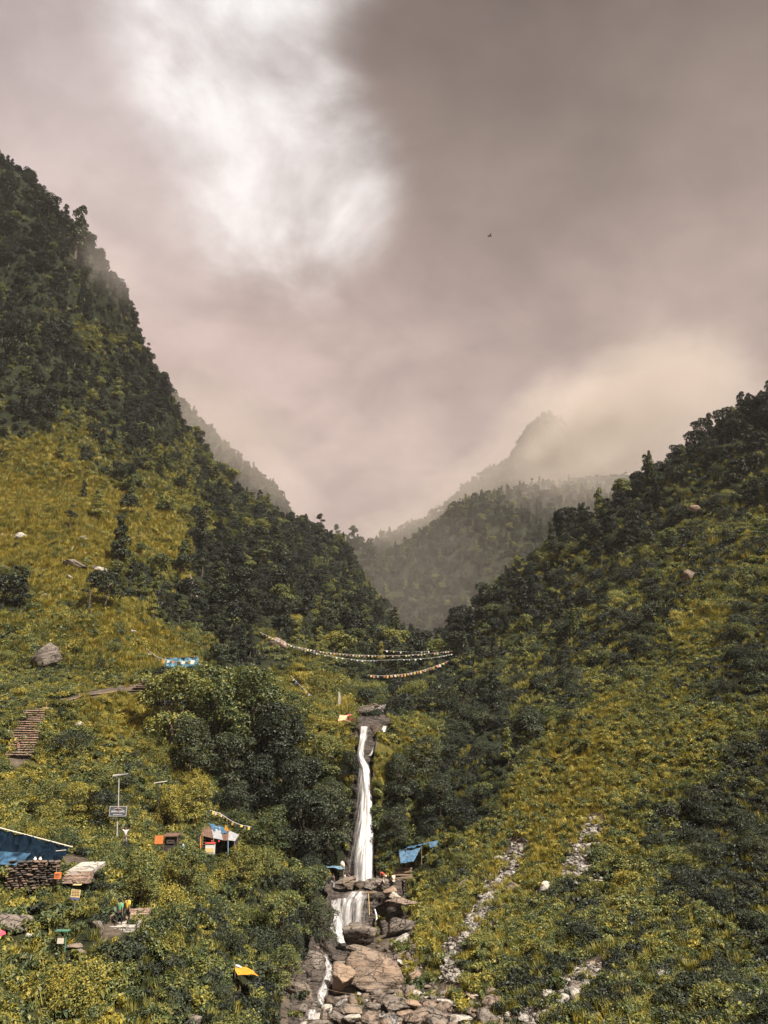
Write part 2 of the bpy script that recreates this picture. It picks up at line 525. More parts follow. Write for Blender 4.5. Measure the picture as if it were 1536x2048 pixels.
# anchors of the plant cover: u, v, trees, big shrubs, low shrubs, grass, yellowness, shrub size
ZONES = np.array([
    (50, 450, 1, .2, .1, .2, 0, 3), (20, 330, 1, .2, .1, .2, 0, 3), (150, 700, 1, .2, .1, .2, .05, 3), (50, 800, .9, .3, .2, .3, .12, 3), (300, 850, 1, .2, .1, .2, .05, 3),
    (200, 600, 1, .2, .1, .2, .02, 3), (170, 690, .5, .2, .2, .7, .25, 3), (100, 930, .08, .1, .2, 1, .75, 2), (60, 1000, 0, .08, .2, 1, .9, 1.5), (200, 1000, .06, .1, .3, 1, .85, 1.5),
    (120, 1080, .02, .12, .3, 1, .85, 1.5), (250, 930, .7, .2, .2, .6, .25, 2), (300, 1070, .12, .1, .1, 1, .9, 2), (330, 1110, .05, .05, .1, 1, .95, 2), (400, 960, .45, .3, .3, .9, .45, 2),
    (330, 920, .5, .2, .2, .8, .35, 2), (450, 1030, .6, .3, .3, .8, .35, 2), (430, 1110, 1, .2, .1, .1, .04, 3), (560, 1080, .8, .3, .2, .5, .18, 3), (600, 1180, .9, .3, .2, .3, .12, 3),
    (450, 1220, 1, .2, .1, .1, .04, 3), (280, 1170, 1, .2, .2, .2, .06, 3), (350, 1230, 1, .2, .2, .2, .08, 3), (100, 1160, .02, .1, .3, 1, .88, 1.5), (200, 1120, .03, .1, .3, 1, .88, 1.5),
    (30, 1180, .35, .4, .4, .5, .35, 2.2), (20, 1100, .0, .15, .3, 1, .9, 1.5), (250, 1240, .0, .2, .5, 1, .85, 1.5), (150, 1260, .0, .5, .6, .8, .6, 2), (50, 1270, .02, .6, .7, .7, .45, 2.2), (200, 1330, 0, .35, .8, 1, .7, 1.6),
    (280, 1300, 0, .25, .6, 1, .8, 1.5), (330, 1290, 0, .2, .5, 1, .75, 1.5), (100, 1390, 0, .55, .8, .8, .5, 1.8), (20, 1400, 0, .6, .8, .8, .5, 1.8), (200, 1420, 0, .25, .5, 1, .9, 1.4), (250, 1440, 0, .1, .3, 1, 1, 1.3),
    (150, 1480, 0, .8, .8, .7, .6, 2.2), (260, 1520, 0, .8, .8, .6, .6, 2.2), (80, 1570, .02, 1, .7, .5, .7, 3.4), (150, 1600, .02, 1, .7, .5, .7, 3.4), (220, 1610, .02, 1, .6, .4, .5, 3.4), (330, 1610, .05, 1, .5, .4, .55, 3.4), (380, 1570, .05, 1, .5, .4, .7, 3.4),
    (450, 1400, .8, .3, .1, .1, .1, 3), (480, 1560, .5, .7, .1, .1, .0, 3), (600, 1550, .5, .9, .2, .1, .05, 3), (600, 1400, .1, .7, .5, .7, .8, 2.2), (640, 1460, .05, .5, .6, .8, .85, 2), (660, 1420, .1, .5, .5, .7, .8, 2),
    (650, 1650, .25, 1, .3, .1, .08, 3), (500, 1700, .08, 1, .5, .3, .6, 2.8), (350, 1760, .1, 1, .5, .4, .62, 3), (250, 1720, .05, 1, .5, .4, .5, 2.4), (560, 1780, .15, 1, .4, .2, .3, 3), (450, 1850, .1, 1, .5, .3, .42, 3), (600, 1860, .15, 1, .4, .2, .15, 3),
    (150, 1830, .0, 1, .6, .3, .18, 2.2), (80, 1790, 0, 1, .6, .3, .25, 2.2), (50, 1950, 0, 1, .6, .4, .5, 2.2), (200, 1950, 0, 1, .6, .4, .4, 2.2), (400, 1960, 0, 1, .6, .4, .45, 2.4), (520, 2020, 0, 1, .6, .4, .35, 2.4), (150, 2040, 0, 1, .6, .4, .6, 2.2), (300, 2010, 0, 1, .6, .4, .3, 2.2),
    (700, 1290, .9, .5, .2, .3, .3, 3), (780, 1350, .9, .5, .2, .3, .12, 3), (850, 1380, .8, .6, .2, .2, .08, 3), (560, 1290, .8, .4, .2, .4, .25, 3), (790, 1420, .6, .8, .3, .2, .1, 3),
    (900, 1330, .7, .6, .3, .3, 0.103, 2.6), (1000, 1250, .5, .8, .5, .3, 0.155, 2.4), (1100, 1150, .5, .8, .4, .3, 0.155, 2.6), (1250, 1030, .7, .6, .3, .2, 0.052, 3), (1450, 850, .8, .5, .3, .2, 0.026, 3), (1520, 800, .8, .5, .3, .2, 0.017, 3),
    (1490, 960, .4, .7, .5, .5, 0.1, 2.4), (1200, 1180, .3, .9, .6, .5, 0.13, 2.4), (1400, 1100, .15, .9, .7, .6, 0.18, 2.2), (1100, 1300, .35, .9, .5, .4, 0.12, 2.4), (950, 1430, .6, .9, .3, .2, 0.052, 2.8), (1050, 1420, .35, .9, .5, .4, 0.08, 2.4),
    (1400, 1260, .0, .4, .7, .9, 0.645, 1.6), (1300, 1370, 0, .3, .7, 1, 0.5, 1.5), (1150, 1490, 0, .3, .6, 1, 0.731, 1.5), (1210, 1430, 0, .3, .6, 1, 0.688, 1.5), (1510, 1200, .1, .9, .7, .5, 0.15, 2.2), (1480, 1350, .05, .9, .8, .5, 0.2, 2), (1400, 1480, 0, .5, .9, .8, 0.516, 1.6),
    (1500, 1480, 0, .7, .9, .6, 0.344, 1.8), (900, 1600, .4, 1, .4, .2, 0.052, 2.6), (970, 1560, .3, 1, .5, .3, 0.086, 2.4), (780, 1530, 0, .2, .8, .9, 0.731, 1.4), (820, 1480, 0, .2, .8, .9, 0.731, 1.4), (810, 1630, .1, 1, .5, .3, 0.129, 2.2), (1050, 1600, 0, .3, .8, 1, 0.645, 1.4), (1140, 1620, 0, .2, .8, 1, 0.731, 1.3),
    (1300, 1560, 0, .5, .9, .9, 0.559, 1.5), (1500, 1610, 0, .8, .9, .6, 0.258, 1.7), (1000, 1740, 0, .12, .7, 1, 0.731, 1.1), (1080, 1690, 0, .08, .6, 1, 0.817, 1), (900, 1740, 0, .5, .8, .6, 0.344, 1.6), (880, 1820, 0, .15, .8, .9, 0.688, 1.1), (1200, 1790, 0, .4, 1, .5, 0.215, 1.3),
    (1390, 1700, 0, .6, 1, .5, 0.189, 1.6), (1500, 1800, 0, .7, 1, .4, 0.103, 1.6), (1100, 1900, 0, .3, 1, .7, 0.361, 1.1), (1300, 1900, 0, .4, 1, .6, 0.258, 1.2), (1450, 1970, 0, .5, 1, .5, 0.129, 1.2), (1000, 1960, 0, .2, 1, .7, 0.43, 1), (1210, 2010, 0, .25, 1, .7, 0.301, 1), (1300, 1270, .12, .9, .7, .3, .14, 2.4), (1220, 1330, .15, .9, .7, .3, .12, 2.4), (1130, 1390, .2, .9, .6, .3, .1, 2.4), (1500, 1090, .12, .9, .7, .3, .14, 2.4), (1330, 1180, .15, .9, .7, .4, .2, 2.4), (1110, 1230, .3, .9, .5, .2, .1, 2.6), (880, 2010, 0, .05, .3, .5, 0.516, .8),
], float)


def zone(u, v):
    u, v = np.ravel(u), np.ravel(v)
    res = np.empty((len(u), 6))
    for a in range(0, len(u), 20000):
        d2 = (u[a:a + 20000, None] - ZONES[None, :, 0]) ** 2 + (v[a:a + 20000, None] - ZONES[None, :, 1]) ** 2
        wt = 1.0 / (d2 + 26 ** 2) ** 2.6
        res[a:a + 20000] = (wt @ ZONES[:, 2:]) / wt.sum(1, keepdims=True)
    return res


# stream corridor, paths: bare ground
BARE_POLYS = [
    [(560, 1930), (640, 1885), (640, 1800), (655, 1768), (690, 1755), (694, 1690), (704, 1600), (711, 1530), (712, 1454), (772, 1454), (746, 1505), (750, 1640), (762, 1740),
     (830, 1770), (835, 1860), (835, 1900), (850, 1960), (920, 1985), (1010, 2010), (1060, 2060), (560, 2080)],
]
SCREE = [([(905, 1965), (905, 1905), (950, 1845), (975, 1800), (985, 1775), (1020, 1740), (1040, 1690)], 22),
         ([(1150, 1735), (1170, 1690), (1200, 1640)], 20), ([(1045, 2045), (1130, 1995), (1190, 1935)], 26), ([(1130, 1760), (1170, 1735)], 14)]
PATHS = [([(30, 1515), (65, 1430)], 22), ([(70, 1428), (120, 1405), (200, 1385), (290, 1375), (325, 1358)], 9), ([(215, 1865), (255, 1845)], 16), ([(130, 1728), (170, 1728)], 18)]


def bare_mask(u, v):
    b = np.zeros(np.shape(u))
    for pl in BARE_POLYS:
        b = np.maximum(b, in_poly(u, v, pl) * np.where(np.asarray(u) > 815, 0.80, 1.0))
    for pts, wd in PATHS:
        b = np.maximum(b, np.clip((wd * 1.15 - seg_dist(u, v, pts)) / (wd * 0.4), 0, 1))
    for pts, wd in SCREE:
        b = np.maximum(b, 0.97 * np.clip((wd * 1.35 - seg_dist(u, v, pts)) / (wd * 0.7), 0, 1))
    return b


def mottle(hue, pos):
    n = fbm(pos / 11.0, 31, 3) * 0.30 + vnoise(pos / 3.2, 37) * 0.24
    return np.clip(hue + np.where(pos[..., 0] > 14, -0.08, 0.0) * (pos[..., 1] < 120) + n * np.where(hue > 0.12, 1, 0.35), 0, 1)


TERRAIN = []          # (verts, quads, patch dictionary)


def patch(name, rows, nx, ny, amp, tint=True, mat=None, seed=0, crest=None, label=None, rough=0.0):
    ctrl = np.array([[P(*q) for q in row] for row in rows])
    My, Mx = catmull(ctrl.shape[0], ny), catmull(ctrl.shape[1], nx)
    G = np.einsum('ai,bj,ijk->abk', My, Mx, ctrl)
    dist = np.linalg.norm(G, axis=2)
    du = np.gradient(G, axis=1)
    dv = np.gradient(G, axis=0)
    N = np.cross(du, dv)
    N /= np.linalg.norm(N, axis=2, keepdims=True) + 1e-9
    N[N[..., 2] < 0] *= -1
    s = np.clip(dist / 100, 0.4, 6)
    h = fbm(G / 14.0, seed, 4) * 0.9 * np.minimum(s, 2.5) + fbm(G / 60.0, seed + 5, 3) * 3.0 * np.clip((dist - 150) / 150, 0, 1.5)
    if rough:
        st = G @ np.array([0.25, 0.15, 0.95])
        h = h + rough * (fbm(G / 2.2, seed + 9, 4) * 0.8 + (np.floor(st * 1.4 + fbm(G / 3.0, seed + 11, 2)) % 2) * 0.45)
    G = G + N * (h * amp)[..., None]
    V = G.reshape(-1, 3)
    idx = np.arange(ny * nx).reshape(ny, nx)
    Q = np.stack([idx[:-1, :-1], idx[:-1, 1:], idx[1:, 1:], idx[1:, :-1]], -1).reshape(-1, 4)
    me = mesh_np(name, V, Q)
    u, v, _ = project(V)
    z = zone(u, v)
    a = me.attributes.new('grassy', 'FLOAT', 'POINT')
    a.data.foreach_set('value', np.clip((z[:, 4] - 0.25) * 1.3 * np.clip(z[:, 3], 0, 1), 0, 1).astype(np.float32) if tint else np.zeros(len(V), np.float32))
    a = me.attributes.new('bare', 'FLOAT', 'POINT')
    a.data.foreach_set('value', (bare_mask(u, v) if tint else np.zeros(len(V))).astype(np.float32))
    o = link(name, me, mat or GROUND, smooth=True)
    tag(o, label=label, kind='structure')
    TERRAIN.append((V, Q))
    return dict(G=G, N=N, V=V, Q=Q, nx=nx, ny=ny, crest=crest, rows=len(rows), obj=o)


L_ROWS = [
    [(-500, 3200, 14), (0, 3200, 18), (200, 3100, 22), (400, 2950, 27), (560, 2800, 34), (620, 2600, 44), (650, 2400, 52)],
    [(-300, 2300, 38), (0, 2250, 42), (150, 2250, 45), (300, 2250, 48), (430, 2250, 52), (520, 2200, 58), (600, 2160, 64)],
    [(-250, 2070, 46), (0, 2070, 50), (150, 2070, 53), (300, 2070, 56), (430, 2075, 60), (540, 2065, 66), (610, 2060, 70)],
    [(-250, 1895, 56), (0, 1895, 58), (120, 1905, 60), (240, 1868, 62), (400, 1905, 68), (530, 1950, 76), (640, 1920, 86)],
    [(-250, 1775, 66), (0, 1785, 66), (140, 1765, 68), (240, 1765, 74), (400, 1800, 80), (540, 1845, 90), (650, 1830, 104)],
    [(-250, 1675, 78), (0, 1670, 80), (140, 1690, 82), (240, 1705, 85), (430, 1722, 89), (560, 1765, 98), (684, 1770, 109)],
    [(-250, 1580, 90), (0, 1565, 95), (140, 1590, 97), (260, 1620, 98), (420, 1660, 104), (560, 1670, 111), (700, 1610, 112.5)],
    [(-250, 1470, 104), (0, 1445, 106), (100, 1428, 110), (240, 1420, 116), (400, 1470, 121), (560, 1480, 124), (708, 1490, 116)],
    [(-250, 1350, 125), (0, 1345, 128), (140, 1365, 126), (330, 1350, 130), (450, 1370, 138), (600, 1400, 140), (705, 1435, 128)],
    [(-250, 1200, 150), (0, 1225, 152), (180, 1230, 150), (320, 1265, 158), (480, 1310, 170), (640, 1340, 180), (815, 1390, 170)],
    [(-250, 1050, 190), (0, 1045, 190), (200, 1070, 190), (340, 1140, 200), (500, 1200, 215), (660, 1255, 230), (845, 1335, 230)],
    [(-250, 850, 220), (0, 885, 225), (200, 930, 230), (360, 995, 245), (520, 1100, 270), (680, 1200, 290), (845, 1318, 290)],
    [(-250, 560, 260), (0, 620, 265), (160, 720, 275), (320, 880, 300), (480, 1030, 330), (640, 1130, 360), (820, 1275, 370)],
    [(-250, 110, 290), (0, 318, 300), (165, 508, 305), (325, 766, 330), (480, 975, 365), (635, 1070, 400), (765, 1240, 420)],
    [(-250, 330, 340), (0, 480, 350), (150, 680, 355), (310, 880, 380), (475, 1060, 415), (630, 1150, 450), (770, 1290, 470)],
    [(-250, 700, 440), (0, 800, 450), (150, 900, 455), (310, 1050, 480), (475, 1200, 515), (630, 1260, 550), (770, 1340, 570)],
]
R_ROWS = [
    [(650, 2500, 46), (800, 2700, 36), (1000, 2900, 28), (1200, 3000, 24), (1400, 3000, 20), (1600, 3100, 16), (2000, 3100, 13)],
    [(630, 2200, 62), (800, 2250, 56), (1000, 2250, 50), (1200, 2300, 44), (1400, 2300, 40), (1600, 2300, 36), (1850, 2300, 32)],
    [(660, 2065, 69), (830, 2060, 68), (1000, 2055, 64), (1180, 2055, 58), (1350, 2055, 54), (1540, 2055, 50), (1800, 2055, 46)],
    [(690, 1965, 80), (840, 1960, 77), (920, 1945, 74), (1100, 1935, 70), (1300, 1928, 66), (1540, 1910, 62), (1800, 1890, 56)],
    [(720, 1885, 94), (820, 1870, 90), (960, 1838, 84), (1100, 1808, 82), (1300, 1790, 78), (1540, 1750, 74), (1800, 1710, 68)],
    [(752, 1785, 107), (830, 1775, 104), (920, 1755, 98), (1060, 1700, 94), (1260, 1652, 90), (1540, 1595, 86), (1800, 1535, 80)],
    [(752, 1650, 112.3), (830, 1675, 112), (930, 1655, 110), (1080, 1582, 108), (1280, 1492, 104), (1540, 1415, 100), (1800, 1345, 94)],
    [(748, 1510, 116), (840, 1512, 120), (940, 1500, 124), (1080, 1445, 126), (1280, 1345, 124), (1540, 1245, 120), (1800, 1155, 112)],
    [(768, 1435, 132), (860, 1420, 140), (960, 1390, 150), (1080, 1340, 154), (1260, 1238, 152), (1540, 1098, 148), (1800, 998, 140)],
    [(800, 1385, 170), (890, 1350, 180), (960, 1308, 188), (1080, 1240, 190), (1250, 1128, 186), (1540, 960, 178), (1800, 820, 168)],
    [(830, 1325, 230), (900, 1288, 235), (970, 1218, 235), (1070, 1115, 230), (1240, 1000, 222), (1540, 800, 205), (1800, 630, 195)],
    [(830, 1370, 280), (910, 1340, 280), (985, 1290, 280), (1085, 1190, 275), (1250, 1080, 265), (1540, 880, 250), (1800, 720, 240)],
    [(830, 1450, 380), (910, 1450, 380), (985, 1430, 380), (1085, 1380, 375), (1250, 1280, 365), (1540, 1080, 350), (1800, 920, 340)],
]
S_ROWS = [
    [(560, 2400, 48), (640, 2420, 48), (720, 2430, 47), (790, 2440, 46), (880, 2440, 44)],
    [(560, 2200, 60), (640, 2215, 59), (720, 2220, 58), (790, 2235, 57), (880, 2240, 54)],
    [(575, 2060, 68), (650, 2066, 68), (720, 2068, 67), (800, 2066, 67), (910, 2055, 66)],
    [(590, 1962, 76), (650, 1972, 77), (700, 1974, 78), (770, 1970, 78), (870, 1958, 77)],
    [(622, 1888, 84), (660, 1905, 88), (710, 1900, 90), (770, 1893, 90), (842, 1878, 88)],
    [(640, 1838, 92), (670, 1858, 97), (710, 1856, 98), (760, 1852, 98), (812, 1838, 95)],
    [(648, 1778, 100), (680, 1788, 101), (710, 1786, 101), (755, 1788, 101), (805, 1778, 100)],
    [(655, 1756, 108), (690, 1762, 109), (722, 1763, 109), (760, 1762, 109), (812, 1755, 107)],
    [(660, 1690, 117), (692, 1700, 113.5), (722, 1700, 112.2), (750, 1700, 113), (790, 1690, 117)],
    [(670, 1600, 120), (702, 1602, 115.5), (725, 1602, 114.4), (748, 1602, 115.5), (785, 1600, 120)],
    [(680, 1528, 122), (708, 1532, 118), (728, 1532, 116.8), (745, 1532, 118), (780, 1528, 122)],
    [(690, 1465, 124), (711, 1462, 120), (726, 1462, 119), (742, 1466, 120), (780, 1466, 123)],
    [(712, 1432, 126), (722, 1432, 126), (745, 1432, 126), (765, 1432, 126), (785, 1436, 126)],
    [(725, 1440, 140), (740, 1440, 140), (760, 1440, 140), (775, 1440, 140), (790, 1442, 140)],
]
M_ROWS = [   # the spur behind the bare hillside, pines on its top
    [(600, 1330, 430), (660, 1330, 430), (700, 1330, 435), (760, 1330, 440), (830, 1330, 450)],
    [(600, 1200, 455), (660, 1205, 455), (700, 1215, 460), (745, 1240, 470), (800, 1290, 480)],
    [(590, 1090, 480), (650, 1085, 480), (692, 1100, 485), (738, 1125, 495), (784, 1250, 505)],
    [(590, 1160, 560), (650, 1160, 560), (692, 1170, 560), (738, 1200, 560), (784, 1300, 560)],
]
D1_ROWS = [   # the nearer shoulder of the misty mountain
    [(690, 1340, 430), (760, 1340, 430), (830, 1345, 430), (900, 1345, 430), (980, 1345, 430), (1080, 1345, 430), (1330, 1320, 430)],
    [(720, 1260, 470), (780, 1262, 470), (835, 1265, 470), (900, 1260, 470), (980, 1240, 470), (1080, 1210, 475), (1330, 1150, 480)],
    [(730, 1190, 520), (790, 1180, 520), (840, 1165, 525), (900, 1135, 525), (965, 1100, 530), (1080, 1070, 540), (1330, 1030, 550)],
    [(740, 1150, 560), (790, 1115, 565), (838, 1085, 570), (895, 1045, 580), (945, 1008, 590), (1060, 985, 610), (1330, 960, 640)],
    [(740, 1200, 650), (790, 1180, 650), (840, 1160, 650), (900, 1110, 660), (960, 1080, 670), (1080, 1060, 690), (1330, 1010, 720)],
]
D2_ROWS = [   # its far crest
    [(690, 1260, 640), (770, 1260, 640), (850, 1260, 650), (930, 1260, 650), (1030, 1260, 660), (1140, 1260, 670), (1240, 1260, 680), (1420, 1220, 700)],
    [(715, 1160, 690), (770, 1130, 700), (840, 1110, 710), (900, 1080, 720), (1000, 1010, 740), (1100, 940, 760), (1180, 990, 790), (1310, 1100, 820)],
    [(735, 1105, 740), (765, 1078, 750), (815, 1068, 760), (885, 1020, 770), (985, 945, 800), (1088, 850, 840), (1165, 905, 860), (1290, 1060, 890)],
    [(735, 1200, 860), (765, 1180, 860), (815, 1160, 860), (885, 1120, 880), (985, 1060, 900), (1085, 1000, 940), (1170, 1040, 990), (1290, 1120, 1040)],
]
C_ROWS = [   # the pale ridge behind the dark one
    [(250, 1150, 520), (330, 1150, 520), (420, 1150, 520), (500, 1150, 525), (560, 1150, 530), (620, 1170, 540)],
    [(230, 900, 580), (320, 950, 580), (410, 990, 580), (490, 1040, 585), (550, 1070, 590), (610, 1100, 600)],
    [(230, 640, 640), (330, 770, 640), (420, 868, 645), (500, 955, 650), (560, 1015, 655), (605, 1090, 660)],
    [(230, 800, 760), (330, 900, 760), (420, 980, 765), (500, 1060, 770), (560, 1110, 775), (605, 1180, 780)],
]
pL = patch('hillside', L_ROWS, 190, 230, 1.0, seed=1, crest=13.3)
pR = patch('hillside', R_ROWS, 190, 200, 0.9, seed=2, crest=10.3)
pS = patch('stream_bed', S_ROWS, 120, 420, 0.55, rough=0.8, seed=3, mat=ROCK_WET_SHADED)
pM = patch('mountain_spur', M_ROWS, 70, 60, 0.9, seed=4, tint=False, crest=2.3)
pD1 = patch('mountain', D1_ROWS, 110, 70, 1.3, seed=5, tint=False, crest=3.3)
pD2 = patch('mountain', D2_ROWS, 110, 60, 1.3, seed=6, tint=False, crest=2.3)
pC = patch('mountain', C_ROWS, 90, 60, 1.3, seed=7, tint=False, crest=2.3)
# the ground goes on under and behind everything
gm = mesh_np('ground', np.array([(-1400, -600, -62), (1400, -600, -62), (1400, 2200, -62), (-1400, 2200, -62)]), np.array([[0, 1, 2, 3]]))
for an in ('grassy', 'bare'):
    gm.attributes.new(an, 'FLOAT', 'POINT')
tag(link('ground', gm, GROUND), kind='structure')

allV, allQ, off = [], [], 0
for V_, Q_ in TERRAIN:
    allV.append(V_)
    allQ.append(Q_ + off)
    off += len(V_)
BVH = BVHTree.FromPolygons(np.concatenate(allV).tolist(), np.concatenate(allQ).tolist())


def hit(u, v, D=None):
    """the place on the ground that the photograph shows at (u, v)"""
    d = pdir(u, v).normalized()
    loc, nrm, i, dist = BVH.ray_cast(Vector((0, 0, 0)), d, 3000)
    if loc is None:
        return P(u, v, D or 100)
    return loc


def ground_z(x, y, z0=400):
    loc, nrm, i, dist = BVH.ray_cast(Vector((x, y, z0)), Vector((0, 0, -1)), 2000)
    return loc.z if loc is not None else None


def m_per_px(p):
    return (p.y * CP + p.z * SP) / F

# ------------------------------------------------------------------ people: bodies and clothes are grown over joints
_dg_done = []


def skin_mesh(name, verts, edges, radii, sub=1):
    me = bpy.data.meshes.new(name)
    me.from_pydata([tuple(x) for x in verts], edges, [])
    o = bpy.data.objects.new(name, me)
    COL.objects.link(o)
    md = o.modifiers.new('skin', 'SKIN')
    md.use_smooth_shade = True
    for i, r in enumerate(radii):
        rr = r if isinstance(r, tuple) else (r, r)
        me.skin_vertices[0].data[i].radius = rr
        me.skin_vertices[0].data[i].use_root = (i == 0)
    ss = o.modifiers.new('sub', 'SUBSURF')
    ss.levels = sub
    dg = bpy.context.evaluated_depsgraph_get()
    res = bpy.data.meshes.new_from_object(o.evaluated_get(dg))
    bpy.data.objects.remove(o)
    bpy.data.meshes.remove(me)
    res.name = name
    return res


POSES = {
    'stand': dict(pel=(0, 0, .93), spi=(0, .01, 1.12), che=(0, .0, 1.33), nec=(0, .01, 1.48), hea=(0, .03, 1.63), el=((.25, -.03, 1.13), (-.25, -.03, 1.13)), wr=((.26, .05, .88), (-.26, .05, .88)),
                  hi=((.095, 0, .88), (-.095, 0, .88)), kn=((.10, .03, .49), (-.10, .03, .49)), an=((.10, -.02, .09), (-.10, -.02, .09)), fd=(0, 1, 0)),
    'walk': dict(pel=(0, 0, .93), spi=(0, .01, 1.12), che=(0, .02, 1.33), nec=(0, .04, 1.48), hea=(0, .06, 1.63), el=((.25, -.12, 1.14), (-.25, .06, 1.13)), wr=((.26, -.12, .88), (-.26, .2, .92)),
                 hi=((.095, 0, .88), (-.095, 0, .88)), kn=((.10, .16, .50), (-.10, .0, .48)), an=((.10, .18, .10), (-.10, -.26, .14)), fd=(0, 1, 0)),
    'wave': dict(pel=(0, 0, .93), spi=(0, .0, 1.12), che=(0, .0, 1.33), nec=(0, 0, 1.48), hea=(0, .02, 1.63), el=((.36, .03, 1.50), (-.38, .03, 1.46)), wr=((.40, .03, 1.74), (-.44, .03, 1.68)),
                 hi=((.095, 0, .88), (-.095, 0, .88)), kn=((.11, .02, .49), (-.11, .02, .49)), an=((.12, -.02, .09), (-.12, -.02, .09)), fd=(0, 1, 0)),
    'bend': dict(pel=(0, -.18, .84), spi=(0, -.02, 1.0), che=(0, .20, 1.10), nec=(0, .34, 1.16), hea=(0, .46, 1.20), el=((.20, .30, .86), (-.20, .30, .86)), wr=((.12, .44, .66), (-.14, .40, .62)),
                 hi=((.10, -.16, .80), (-.10, -.16, .80)), kn=((.11, .10, .48), (-.11, .02, .46)), an=((.11, -.04, .09), (-.11, -.12, .09)), fd=(0, .8, -.6)),
    'sit': dict(pel=(0, 0, .30), spi=(0, -.03, .50), che=(0, .02, .72), nec=(0, .06, .87), hea=(0, .10, 1.01), el=((.25, .12, .52), (-.25, .12, .52)), wr=((.14, .34, .48), (-.14, .34, .48)),
                hi=((.10, .02, .26), (-.10, .02, .26)), kn=((.15, .42, .46), (-.15, .42, .46)), an=((.13, .46, .09), (-.13, .46, .09)), fd=(0, 1, 0)),
}
_pm = {}


def person(label, pos, yaw, pose, shirt, trousers, skin=(.20,.115,.075), hair=(0.012, 0.010, 0.009), bare_top=False, s=1.0):
    q = {k: (tuple(Vector(x) for x in v) if isinstance(v[0], tuple) else Vector(v)) for k, v in POSES[pose].items()}

    def mt(kind, c, rough=.8):
        key = (kind, c)
        if key not in _pm:
            _pm[key] = plain(kind, c, rough, 0.15, 9.0)
        return _pm[key]
    ax = (q['nec'] - q['che']).normalized()
    sh = [q['che'] + ax * 0.085 + Vector((sx * .175, 0, 0)) for sx in (1, -1)]
    V = [q['pel'], q['spi'], q['che'], q['nec'], q['nec'] + (q['hea'] - q['nec']) * .55]
    E = [(0, 1), (1, 2), (2, 3), (3, 4)]
    Rr = [(.135, .10), (.12, .095), (.15, .10), .055, .052]
    for i in (0, 1):
        b = len(V)
        V += [sh[i], q['el'][i], q['wr'][i]]
        E += [(2, b), (b, b + 1), (b + 1, b + 2)]
        Rr += [.058, .040, .028]
    for i in (0, 1):
        b = len(V)
        V += [q['hi'][i], q['kn'][i], q['an'][i], q['an'][i] + Vector((0, .13, -.05))]
        E += [(0, b), (b, b + 1), (b + 1, b + 2), (b + 2, b + 3)]
        Rr += [.082, .056, .038, .034]
    body = skin_mesh('person', V, E, Rr)
    # head with face and ears, palms and fingers, in the same mesh
    mb = MB()
    h = q['hea']
    fd = q['fd'].normalized()
    up = (Vector((0, 0, 1)) - fd * fd.z).normalized()
    rt = fd.cross(up)
    mb.ball(h, .105, 12, 10, (.76, .92, 1.12))
    mb.ball(h + fd * .095 - up * .012, .018, 6, 5, (.7, 1, 1.2))          # nose
    mb.ball(h + fd * .075 - up * .085, .030, 6, 5)                         # chin
    for sx in (1, -1):
        mb.ball(h + rt * .079 * sx - up * .005, .026, 6, 5, (.45, .8, 1.1))   # ear
    for i, sx in ((0, 1), (1, -1)):
        dr = (q['wr'][i] - q['el'][i]).normalized()
        side = dr.cross(Vector((0, 1, 0)))
        side = side.normalized() if side.length > .1 else Vector((1, 0, 0))
        pc = q['wr'][i] + dr * .05
        mb.ball(pc, .04, 8, 6, (.9, .55, 1.1))
        for f, ln in enumerate((.062, .075, .070, .052)):
            b0 = pc + dr * .03 + side * (.026 - .0175 * f)
            mb.tube([b0, b0 + dr * ln * .55, b0 + dr * ln + Vector((0, .018, 0))], [.0095, .0085, .0065], 5)
        b0 = pc + side * .032 * sx
        mb.tube([b0, b0 + side * .025 * sx + dr * .025, b0 + side * .03 * sx + dr * .055], [.011, .010, .007], 5)
    hm = mb.mesh('head_part')
    import bmesh
    bm = bmesh.new()
    bm.from_mesh(body)
    bm.from_mesh(hm)
    bm.to_mesh(body)
    bm.free()
    o = link('person', body, mt('skin', skin, .6), smooth=True)
    tag(o, label, 'person')
    hb = MB()
    hb.ball(h + up * .022 - fd * .018, .116, 12, 10, (.78, .90, 1.02))
    hm2 = hb
    link('hair', hm2.mesh('hair'), mt('hair', hair, .7), o, True)
    for sx in (1, -1):
        MB().ball(h + fd * .088 + rt * .032 * sx + up * .012, .012, 6, 5).build('eye', mt('hair', (0.05, 0.02, 0.018), .6), o)
    MB().box(h + fd * .098 - up * .052, (.045, .008, .008)).build('mouth', mt('hair', (0.16, 0.05, 0.045), .6), o)
    if not bare_top:
        Vs = [q['pel'] + (q['spi'] - q['pel']) * -.1, q['spi'], q['che'], q['che'] + ax * .10]
        Es = [(0, 1), (1, 2), (2, 3)]
        Rs = [(.160, .125), (.148, .120), (.172, .122), .085]
        for i in (0, 1):
            b = len(Vs)
            Vs += [sh[i], sh[i].lerp(q['el'][i], .85)]
            Es += [(2, b), (b, b + 1)]
            Rs += [.076, .062]
        link('shirt', skin_mesh('shirt', Vs, Es, Rs), mt('shirt', shirt), o, True)
    Vt = [q['pel'] + Vector((0, 0, .05))]
    Et, Rt = [], [(.155, .122)]
    for i in (0, 1):
        b = len(Vt)
        Vt += [q['hi'][i], q['kn'][i], q['an'][i] + Vector((0, 0, .04))]
        Et += [(0, b), (b, b + 1), (b + 1, b + 2)]
        Rt += [.098, .074, .058]
    link('trousers', skin_mesh('trousers', Vt, Et, Rt), mt('trousers', trousers), o, True)
    for i in (0, 1):
        sb = MB().ball(q['an'][i] + Vector((0, .06, -.045)), .06, 8, 6, (.85, 2.0, .75))
        sb.build('shoe', mt('shoe', (.03, .028, .027), .7), o, True)
